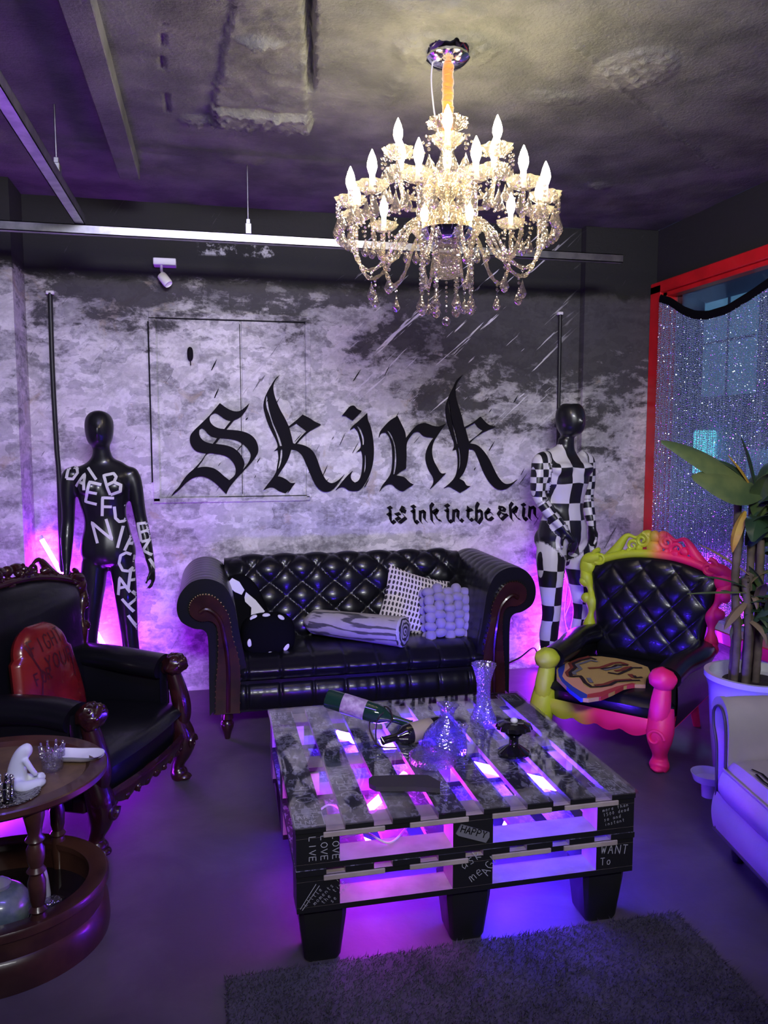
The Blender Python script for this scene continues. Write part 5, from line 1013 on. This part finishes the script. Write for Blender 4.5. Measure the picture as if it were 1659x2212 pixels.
mb = MB(); mb.lathe([(0, 0), (.040, 0), (.043, .008), (.036, .03), (.024, .07), (.021, .12), (.023, .17), (.032, .215), (.040, .238), (.037, .238), (.029, .214), (.020, .17), (.018, .12), (.021, .07), (.031, .03), (.030, .012), (0, .010)], (0, 0, 0), 40, scal=(10, .05)); o = mb.build('tall_vase', M_cutg); o.scale = (1.25, 1.25, 1.0); o.location = (1.052, 2.90, ZT); tag(o, 'tall narrow cut glass vase with scalloped rim near the right back corner', 'vase')
t = thing('ashtray_stand', 'black glass mushroom-shaped candle holder at the right of the table', 'candle holder', (1.052, 2.575, ZT)); t.scale = (1.25, 1.25, 1.0)
mb = MB(); mb.lathe([(0, 0), (.045, 0), (.046, .008), (.034, .018), (.014, .035), (.014, .06), (.026, .075), (.016, .085), (.0, .085)], (0, 0, 0), 28); mb.build('stem', M_dkgl, t)
mb = MB(); mb.lathe([(0, .083), (.03, .083), (.052, .095), (.048, .108), (.03, .118), (0, .112)], (0, 0, 0), 28, scal=(14, .05)); mb.build('cup', M_dkgl, t)
mb = MB(); mb.ell((0, 0, .122), .011, 12, 8); mb.build('wax_tip', M_white, t)
mb = MB(); mb.prism([(-.11, .045), (-.095, .062), (.02, .05), (.09, .03), (.115, -.03), (.10, -.075), (.02, -.045), (-.10, -.02), (-.115, .01)], 0, .016); o = mb.build('slate_board', mat('dark_wood_board', (.030, .026, .030), .55)); o.location = (.60, 2.40, ZT); fix(o); tag(o, 'small dark wooden board lying on the glass in front of the tray', 'board')
t = thing('crystal_pipe', 'small clear glass ornament on the glass right behind the decanter', 'ornament', (.885, 2.66, ZT))
mb = MB(); mb.lathe([(0, 0), (.018, 0), (.014, .02), (.010, .045), (.018, .07), (.024, .085), (.02, .085), (.006, .05), (0, .05)], (0, 0, 0), 16, scal=(6, .1)); mb.build('glass', M_cutg, t)
mb = MB(); mb.ell((.0, -.012, .092), .007, 8, 6); mb.ell((.012, .006, .090), .006, 8, 6); mb.build('beads', M_drop, t)

# ---------------------------------------------------------------- potted plant
def plant():
    T = thing('potted_plant', 'tall dracaena in a white pot behind the white armchair', 'plant', (2.48, 3.13, 0))
    mb = MB(); mb.lathe([(0, 0), (.155, 0), (.165, .02), (.185, .20), (.200, .42), (.215, .47), (.222, .475), (.222, .50), (.200, .50), (.195, .46), (.0, .455)], (0, 0, 0), 48); mb.build('pot', M_pot, T)
    mb = MB(); mb.lathe([(.195, .45), (.12, .462), (0, .465)], (0, 0, 0), 30); mb.build('soil', mat('soil', (.035, .022, .014), .9, bump=(60, .8, .01)), T)
    Mtr = mat('cane_bark', (.16, .125, .08), .8, var=(12, (.09, .07, .045)), bump=(40, .5, .004)); random.seed(21)
    stems = [(-.125, -.02, 1.20), (-.10, .03, 1.30), (-.068, -.03, .98), (-.04, .02, 1.33), (-.01, -.02, 1.25), (-.09, -.05, .92), (.02, .03, 1.15)]
    tops = []
    for (x, y, h) in stems:
        P = spl([(x, y, .45), (x+.008, y, .7), (x*1.05+random.uniform(-.015, .015), y, .95), (x*1.1+random.uniform(-.02, .03), y, h)], 10)
        mb = MB(); mb.tube(P, [.0165+.0018*(i % 3 == 0) for i in range(len(P))], 10); mb.build('cane', Mtr, T); tops.append(P[-1])
    Mg = mat('dark_green_leaf', (.045, .095, .034), .42, var=(5, (.020, .048, .022))); Mlg = mat('olive_leaf', (.13, .17, .05), .45, var=(6, (.06, .10, .035))); My = mat('yellow_leaf', (.52, .36, .035), .5, var=(7, (.42, .22, .04))); Mdry = mat('dry_leaf', (.20, .15, .07), .7)
    def leaf(p, az, el, L, wd, m, droop=.6, roll=0, parent=T):
        p = V(p); n = 12; mb = MB(); vs = []
        ang = el; q = p.copy(); side = V((-math.sin(az), math.cos(az), 0)); c = []
        for i in range(n+1):
            u = i/n; d = V((math.cos(az)*math.cos(ang), math.sin(az)*math.cos(ang), math.sin(ang))); up = side.cross(d)
            w_ = wd*(math.sin(PI*min(1, u*.92+.06))**.75)*(1-.15*u); s2 = (side*math.cos(roll)+up*math.sin(roll))
            fold = up*w_*.16
            c.append((q-s2*w_/2+fold, q.copy()-fold*.4, q+s2*w_/2+fold)); q = q+d*L/n; ang -= droop*(.4+u)/n*1.3
        for a in c: vs += list(a)
        th = [tuple(v+V((0, 0, -.0015))) for v in vs]; k = len(vs); fs = []
        for i in range(n):
            b = 3*i; fs += [(b, b+1, b+4, b+3), (b+1, b+2, b+5, b+4), (k+b+3, k+b+4, k+b+1, k+b), (k+b+4, k+b+5, k+b+2, k+b+1)]
            fs += [(b, b+3, k+b+3, k+b), (b+2, k+b+2, k+b+5, b+5)]
        mb.add(vs+th, fs); return mb.build('leaf', m, parent)
    # the big leaves seen against the curtain
    R = math.radians
    leaf((-.06, -.03, 1.37), R(170), R(34), .50, .15, Mlg, .35, .8); leaf((-.05, -.06, 1.36), R(178), R(18), .36, .19, Mlg, .3, .9)
    leaf((-.06, 0, 1.37), R(170), R(58), .22, .07, Mg, .9, .3); leaf((-.05, -.02, 1.36), R(150), R(80), .26, .06, Mg, .3); leaf((-.08, -.04, 1.36), R(150), R(62), .20, .05, My, .3)
    leaf((0, 0, 1.30), R(20), R(72), .50, .12, Mg, .5, .5); leaf((0, -.02, 1.36), R(-10), R(66), .48, .13, Mg, .7, -.4); leaf((.02, 0, 1.33), R(-30), R(55), .52, .13, Mlg, .9, .3); leaf((.0, -.03, 1.34), R(-70), R(60), .42, .12, Mg, .9)
    leaf((-.01, -.06, 1.32), R(-80), R(35), .30, .13, Mlg, 1.3); leaf((.05, -.05, 1.30), R(-60), R(0), .34, .14, Mg, 1.3); leaf((.10, -.02, 1.25), R(-20), R(10), .34, .15, Mg, 1.4); leaf((.08, -.08, 1.2), R(-90), R(-20), .30, .14, Mg, 1.0)
    leaf((.03, -.02, 1.28), R(-50), R(20), .30, .07, My, 1.1)
    leaf((-.115, -.03, 1.27), R(195), R(-55), .20, .06, My, .6)      # hanging yellow leaf
    random.seed(33)
    for i in range(20):
        p = random.choice(tops)+V((.04, 0, random.uniform(-.16, .05))); leaf(p, random.uniform(-1.9, 1.2), R(random.uniform(0, 70)), random.uniform(.22, .42), random.uniform(.09, .14), random.choice([Mg, Mg, Mg, Mlg]), random.uniform(.6, 1.6), random.uniform(-.5, .5))
    for i in range(16):
        p = V((random.uniform(-.06, .02), random.uniform(-.05, .0), random.uniform(1.12, 1.36))); leaf(p, random.uniform(-2.5, -.5), R(random.uniform(10, 80)), random.uniform(.20, .36), random.uniform(.08, .13), random.choice([Mg, Mg, Mlg]), random.uniform(.6, 1.8), random.uniform(-.5, .5))
    for i in range(26):      # small side shoots half way up
        z = random.uniform(.70, .90); p = (random.uniform(-.11, .05), random.uniform(-.06, .0), z); az = random.choice([random.uniform(2.4, 4.2), random.uniform(-1.9, .6), random.uniform(-2.4, -.8)])
        leaf(p, az, R(random.uniform(-10, 60)), random.uniform(.12, .26), random.uniform(.03, .055), random.choice([Mlg, Mg, Mdry, Mdry]), random.uniform(.3, 1.8), random.uniform(-.5, .5))
    leaf((-.10, -.06, .90), R(176), R(4), .30, .028, Mlg, .15); leaf((-.10, -.06, .92), R(172), R(24), .26, .030, Mg, .5); leaf((-.09, -.05, .98), R(130), R(35), .26, .03, Mdry, .3); leaf((-.10, -.05, .86), R(190), R(-30), .18, .06, Mdry, .6)
plant()
t = thing('plant_saucer', 'small white plastic cup on the floor beside the white armchair', 'cup', (2.15, 2.98, 0))
mb = MB(); mb.lathe([(0, 0), (.028, 0), (.032, .06), (.065, .075), (.078, .11), (.074, .11), (.060, .08), (.0, .07)], (0, 0, 0), 28); mb.build('cup', M_pot, t)

# ---------------------------------------------------------------- bead curtain
random.seed(3)
def curtain():
    T = thing('bead_curtain', 'sparkling glass bead curtain hanging under a swagged black band in the red window', 'curtain', (2.93, 4.1, 2.5))
    Mb_ = mat('glass_bead', (.62, .76, .95), .16, .75); mb = MB()
    def swag(y):      # height of the band's lower edge
        return interp([(-4.81, 2.53), (-4.65, 2.475), (-4.5, 2.395), (-4.38, 2.35), (-4.25, 2.328), (-4.07, 2.333), (-3.87, 2.38), (-3.73, 2.42), (-3.5, 2.50), (-3.2, 2.52)], -y)
    y = 4.775; k = 0
    while y > 3.30:
        z = swag(y)-.02
        mb.tube([(0, y-4.1, z-2.5), (0, y-4.1, .56-2.5)], random.choice((.0009, .0012, .0024)), 3, cap=False)
        zz = z-random.random()*.01
        while zz > .56:
            r = .0040; x_ = random.uniform(-.002, .002); c = V((x_, y-4.1, zz-2.5))
            E_ = Euler((random.uniform(0, 3), random.uniform(0, 3), random.uniform(0, 3))).to_matrix(); mb.add([c+E_ @ V(q) for q in ((r, 0, 0), (0, r, 0), (-r, 0, 0), (0, -r, 0), (0, 0, r*1.3), (0, 0, -r*1.3))], [(0, 1, 4), (1, 2, 4), (2, 3, 4), (3, 0, 4), (1, 0, 5), (2, 1, 5), (3, 2, 5), (0, 3, 5)])
            zz -= random.uniform(.008, .017)
        y -= .0105; k += 1
    o = mb.build('bead_strands', Mb_, T, smooth=False, kind='stuff')
    mb = MB(); P = [(0, lerp(4.77, 3.25, i/40)-4.1, swag(lerp(4.77, 3.25, i/40))+.005-2.5) for i in range(41)]; mb.tube(P, [(.026, .006)]*41, 10, flat=(0, 0, 1)); mb.build('black_band', M_felt, T)
curtain()

# ---------------------------------------------------------------- white armchair, right edge
def white_chair():
    T = thing('white_armchair', 'off-white leather tub armchair with dark piping at the right edge', 'armchair', (2.16, 2.13, 0), math.radians(-100))
    # local: front -Y; the arm at +... both arms scroll outward
    W, D = .80, .72
    for sx in (-1, 1):
        prof = spl([(.27, .30, 0), (.27, .45, 0), (.275, .54, 0), (.30, .60, 0), (.35, .625, 0), (.395, .605, 0), (.415, .56, 0), (.40, .50, 0), (.375, .44, 0), (.365, .32, 0), (.36, .20, 0), (.345, .115, 0)], 5)
        P = [(p.x*sx, p.y) for p in prof]
        def f(u, v):
            a, b = P[min(len(P)-1, int(round(u*(len(P)-1))))]; e = 1-.035*(1-min(1, v*8))**2
            return (sx*(.33+(abs(a)-.33)*e), lerp(-D/2, D/2, v), .11+(b-.11)*(1-.012*(1-min(1, v*8))**2))
        mb = MB(); mb.grid(f, len(P), 36, flip=(sx < 0)); mb.prism([(a, b) for a, b in P], -D/2-.001, -D/2+.02, 0, 'xz'); o = mb.build('armrest', M_leaw, T); fix(o)
        pp = spl([(.275, .30, 0), (.285, .50, 0), (.31, .575, 0), (.35, .59, 0), (.385, .565, 0), (.385, .51, 0), (.355, .44, 0), (.345, .32, 0), (.33, .12, 0)], 5)
        mb = MB(); mb.tube([(p.x*sx, -D/2-.006, p.y) for p in pp], .005, 6); mb.build('piping', mat('dark_piping', (.05, .035, .06), .5) if 'dark_piping' not in bpy.data.materials else bpy.data.materials['dark_piping'], T)
    def seat(u, v):
        a = u*2-1; b = v*2-1; e = max(0, (1-abs(a)**5)*(1-abs(b)**5)); return (a*.275, lerp(-D/2-.01, D/2-.1, v), .37+.055*e**.16)
    mb = MB(); mb.grid(seat, 30, 30); mb.grid(lambda u, v: (lerp(-.275, .275, u), -D/2-.012-.02*math.sin(PI*v), lerp(.26, .372, v)), 20, 8); sc_ = mb.build('seat_cushion', M_leaw, T)
    mb = MB(); mb.tube([(-.275, -D/2-.014, .375), (.275, -D/2-.014, .375)], .004, 6); mb.build('seat_piping', M_leaw, T)
    mb = MB(); mb.grid(lambda u, v: (lerp(-.35, .35, u), -D/2-.006-.012*math.sin(PI*v), lerp(.11, .262, v)), 20, 8); mb.box((-.34, -D/2+.01, .11), (.34, D/2-.02, .27)); mb.build('front_panel', M_leaw, T)
    mb = MB(); mb.tube([(-.345, -D/2-.008, .112), (.345, -D/2-.008, .112)], .006, 6); mb.build('bottom_piping', bpy.data.materials['dark_piping'], T)
    mb = MB(); mb.grid(lambda u, v: (lerp(-.36, .36, u), D/2-.12+.05*v-.03*math.sin(PI*v), lerp(.38, .70, v)), 20, 12); mb.grid(lambda u, v: (lerp(-.36, .36, u), D/2-.07+.08*v, lerp(.70, .11, v)), 10, 10); mb.build('backrest', M_leaw, T)
    for x in (-.30, .30):
        for y in (-D/2+.07, D/2-.07):
            mb = MB(); mb.lathe([(0, 0), (.020, 0), (.027, .04), (.032, .11), (0, .11)], (x, y, 0), 14); mb.build('leg', M_black, T)
    mb = MB(); g = lambda a, b: (a, b, .4285)
    for st in ([(-.150, -.335), (-.110, -.318), (-.06, -.322), (.0, -.31)], [(-.095, -.29), (-.06, -.312), (-.01, -.30)], [(-.11, -.340), (-.05, -.345), (.03, -.335)], [(-.02, -.27), (.03, -.33), (.08, -.25)], [(.0, -.34), (.06, -.24), (.12, -.3)]):
        ribbon(mb, st, .009, g)
    mb.build('black_scribble', M_letter, sc_)
white_chair()

# ---------------------------------------------------------------- two-tier side table
def side_table():
    cx, cy = -.69, 2.585; T = thing('side_table', 'oval two-tier brown wooden side table with turned legs, lower left corner', 'table', (cx, cy, 0)); A, B = .342, .315
    def oval(mb, prof, seg=72, mi=0):
        vs = []; n = len(prof)
        for (k, z) in prof:      # k = inset from the outline
            for i in range(seg): th = 2*PI*i/seg; vs.append(((A-k)*math.cos(th), (B-k)*math.sin(th), z))
        fs = [(i*seg+k, i*seg+(k+1) % seg, i*seg+seg+(k+1) % seg, i*seg+seg+k) for i in range(n-1) for k in range(seg)]; return vs, fs, n, seg
    mb = MB(); vs, fs, n, sg_ = oval(mb, [(.06, .518), (.012, .522), (.0, .532), (.0, .548), (.004, .552), (.052, .552), (.060, .543), (.066, .538)]); fs.append(tuple(range(sg_-1, -1, -1))); mb.add(vs, fs); mb.build('table_rim', M_brown, T)
    mb = MB(); vs, fs, n, sg_ = oval(mb, [(.066, .538), (.0665, .5385)]); fs.append(tuple(range(sg_, 2*sg_))); mb.add(vs, fs); mb.build('tray_top', M_browntop, T)
    mb = MB(); vs, fs, n, sg_ = oval(mb, [(.066, .165), (.068, .185), (.062, .190), (.010, .190), (.006, .184), (.006, .165), (.018, .155), (.024, .10), (.010, .085), (.006, .03), (.010, .0), (.055, .0), (.060, .15), (.066, .165)]); mb.add(vs, fs); mb.build('base_ring', M_brown, T)
    mb = MB(); vs, fs, n, sg_ = oval(mb, [(.056, .088), (.0565, .092)]); fs.append(tuple(range(sg_, 2*sg_))); fs.append(tuple(range(sg_-1, -1, -1))); mb.add(vs, fs); mb.build('lower_shelf', M_dkgl, T)
    prof = [(.0, .09), (.020, .09), (.024, .15), (.024, .19), (.019, .205), (.027, .215), (.018, .228), (.024, .25), (.026, .30), (.019, .325), (.028, .335), (.019, .348), (.025, .37), (.026, .40), (.018, .418), (.028, .43), (.019, .445), (.024, .475), (.030, .50), (.030, .520), (0, .520)]
    for th in (-56, 62, 150, -150):
        a = math.radians(th); mb = MB(); mb.lathe(prof, ((A-.045)*math.cos(a)*1.0, (B-.045)*math.sin(a), 0), 20); mb.build('leg', M_brown, T)
side_table()
ZS = .5392
# praying white figurine
t = thing('figurine', 'small matte white hunched seated figurine on the side table', 'figurine', (-.570, 2.475, ZS))
M_fig = mat('matte_white_plaster', (.66, .68, .78), .6)
parts = [[((-.022, .012, .012), (.030, .026)), ((-.024, .010, .045), (.029, .024)), ((-.014, .004, .085), (.026, .022)), ((-.004, -.002, .115), (.019, .018)), ((.004, -.006, .132), (.010, .010))],
         [((-.028, -.010, .018), (.016, .016)), ((.005, -.030, .016), (.018, .015)), ((.045, -.020, .020), (.015, .014)), ((.052, .0, .016), (.010, .010))], [((-.02, .022, .018), (.016, .016)), ((.020, .022, .018), (.017, .015)), ((.05, .006, .030), (.013, .013))],
         [((.006, -.016, .095), (.010, .010)), ((.022, -.016, .065), (.009, .009)), ((.034, -.006, .040), (.008, .008))]]
me = body(parts, [((.008, 0, .118), (.018, .018, .022))], .004); me.materials.clear(); me.materials.append(M_fig); o = bpy.data.objects.new('hunched_body', me); COL.objects.link(o); o.parent = t
def crown(name, loc, r, h, m, lab, cat, n=9):
    t = thing(name, lab, cat, loc); mb = MB(); mb.lathe([(0, 0), (r*.8, 0), (r*.86, h*.1), (r*.9, h*.62), (r*.84, h*.62), (r*.78, h*.12), (0, h*.08)], (0, 0, 0), 32, scal=(n, .04)); mb.build('glass_cup', m, t)
    for i in range(n):
        a = 2*PI*i/n; q = V((r*.88*math.cos(a), r*.88*math.sin(a), h*.55)); p2 = V((r*1.05*math.cos(a), r*1.05*math.sin(a), h)); mb = MB(); mb.tube([q, p2], [r*.22, r*.07], 8); mb.ell(p2, r*.12, 8, 6); mb.build('crown_point', m, t)
crown('crown_candle_holder', (-.515, 2.60, ZS), .036, .082, M_cutg, 'clear glass crown-shaped candle holder beside the white figurine', 'candle holder')
mb = MB()
def dish(u, v):
    a = 2*PI*u; r = v; x = r*math.cos(a)*.085; y = r*math.sin(a)*.048; return (x*(1+.15*math.cos(a)), y, .006+.022*r**2.5+.004*r*math.sin(3*a))
mb.grid(dish, 40, 10, cu=True); mb.grid(lambda u, v: (lambda q: (q[0]*.985, q[1]*.985, max(0, q[2]-.006)))(dish(u, v)), 40, 10, cu=True, flip=True); o = mb.build('leaf_dish', M_cer); fix(o); o.location = (-.455, 2.655, ZS); o.rotation_euler = (0, 0, math.radians(-14)); tag(o, 'glossy white leaf-shaped ceramic dish right of the glass crown', 'dish')
mb = MB(); mb.lathe([(0, 0), (.060, .0), (.088, .010), (.092, .016), (.086, .018), (.055, .008), (0, .006)], (0, 0, 0), 48, scal=(24, .012)); o = mb.build('glass_ashtray', glassy('smoky_glass', (.30, .28, .30), .16, .12, .05, 120)); o.location = (-.605, 2.405, ZS); tag(o, 'wide smoky glass plate at the near edge of the side table', 'plate')
t = thing('studded_glass', 'dark glass candle cup with silver studs standing on the smoky plate', 'candle holder', (-.622, 2.40, ZS+.007))
mb = MB(); mb.lathe([(0, 0), (.026, 0), (.030, .02), (.030, .035), (.026, .035), (.024, .008), (0, .006)], (0, 0, 0), 24); mb.build('cup', M_dkgl, t)
for i in range(10):
    a = 2*PI*i/10; mb = MB(); mb.tube([(.031*math.cos(a), .031*math.sin(a), .004), (.034*math.cos(a), .034*math.sin(a), .052)], .0058, 8); mb.ell((.034*math.cos(a), .034*math.sin(a), .056), .0075, 8, 6); mb.build('silver_stud', M_chrome, t)
# lower tier
t = thing('glass_jar', 'big frosted grey-green glass jar on the lower shelf of the side table', 'jar', (-.655, 2.47, .093))
mb = MB(); mb.lathe([(0, 0), (.055, 0), (.075, .02), (.088, .06), (.085, .10), (.065, .13), (.045, .14), (0, .142)], (0, 0, 0), 36); mb.build('globe', mat('frosted_grey_glass', (.20, .25, .24), .25, coat=.4, var=(14, (.10, .14, .15))), t)
mb = MB(); mb.lathe([(0, .142), (.030, .142), (.034, .155), (.016, .17), (0, .175)], (0, 0, 0), 20); mb.build('lid', mat('frosted_grey_lid', (.28, .30, .28), .3), t)
mb = MB(); mb.lathe([(0, 0), (.022, 0), (.024, .03), (.018, .09), (.012, .12), (0, .125)], (0, 0, 0), 20); o = mb.build('white_bottle', M_cer); o.location = (-.560, 2.60, .093); tag(o, 'slim white bottle behind the front turned leg, lower shelf', 'bottle')
mb = MB(); mb.box((-.028, -.022, 0), (.028, .022, .07), ch=.008); o = mb.build('crystal_block', M_cutg, smooth=False); o.location = (-.515, 2.50, .093); o.rotation_euler = (0, 0, .6); tag(o, 'clear ribbed glass block on the lower shelf beside the turned leg', 'ornament')

# ---------------------------------------------------------------- rug
def rug():
    T = thing('shag_rug', 'dark grey shag rug on the floor in front of the pallet table', 'rug', (.75, 1.3, 0)); random.seed(9)
    x0, x1, y0, y1 = .02-.75, 1.49-.75, .2-1.3, 2.215-1.3
    Mr = mat('dark_grey_shag', (.060, .056, .062), .95, var=(4, (.095, .088, .10)))
    mb = MB(); mb.grid(lambda u, v: (lerp(x0, x1, u), lerp(y0, y1, v), .014+.004*noise.noise(V((u*60, v*80, 0)))), 60, 80); mb.box((x0, y0, 0), (x1, y1, .008)); mb.build('backing', Mr, T)
    mb = MB()
    for i in range(42000):
        x, y = random.uniform(x0-.01, x1+.01), random.uniform(.25, y1+.012); a = random.uniform(0, 2*PI); h = random.uniform(.014, .030); w_ = .0022; l = .014
        dx, dy = math.cos(a)*w_, math.sin(a)*w_; lx, ly = random.gauss(.004, l*.6), random.gauss(-.006, l*.6)
        n = len(mb.v); mb.v += [(x-dx, y-dy, .010), (x+dx, y+dy, .010), (x+lx, y+ly, h)]; mb.f.append((n, n+1, n+2)); mb.mi.append(0)
    mb.build('pile', Mr, T, smooth=False, kind='stuff')
rug()
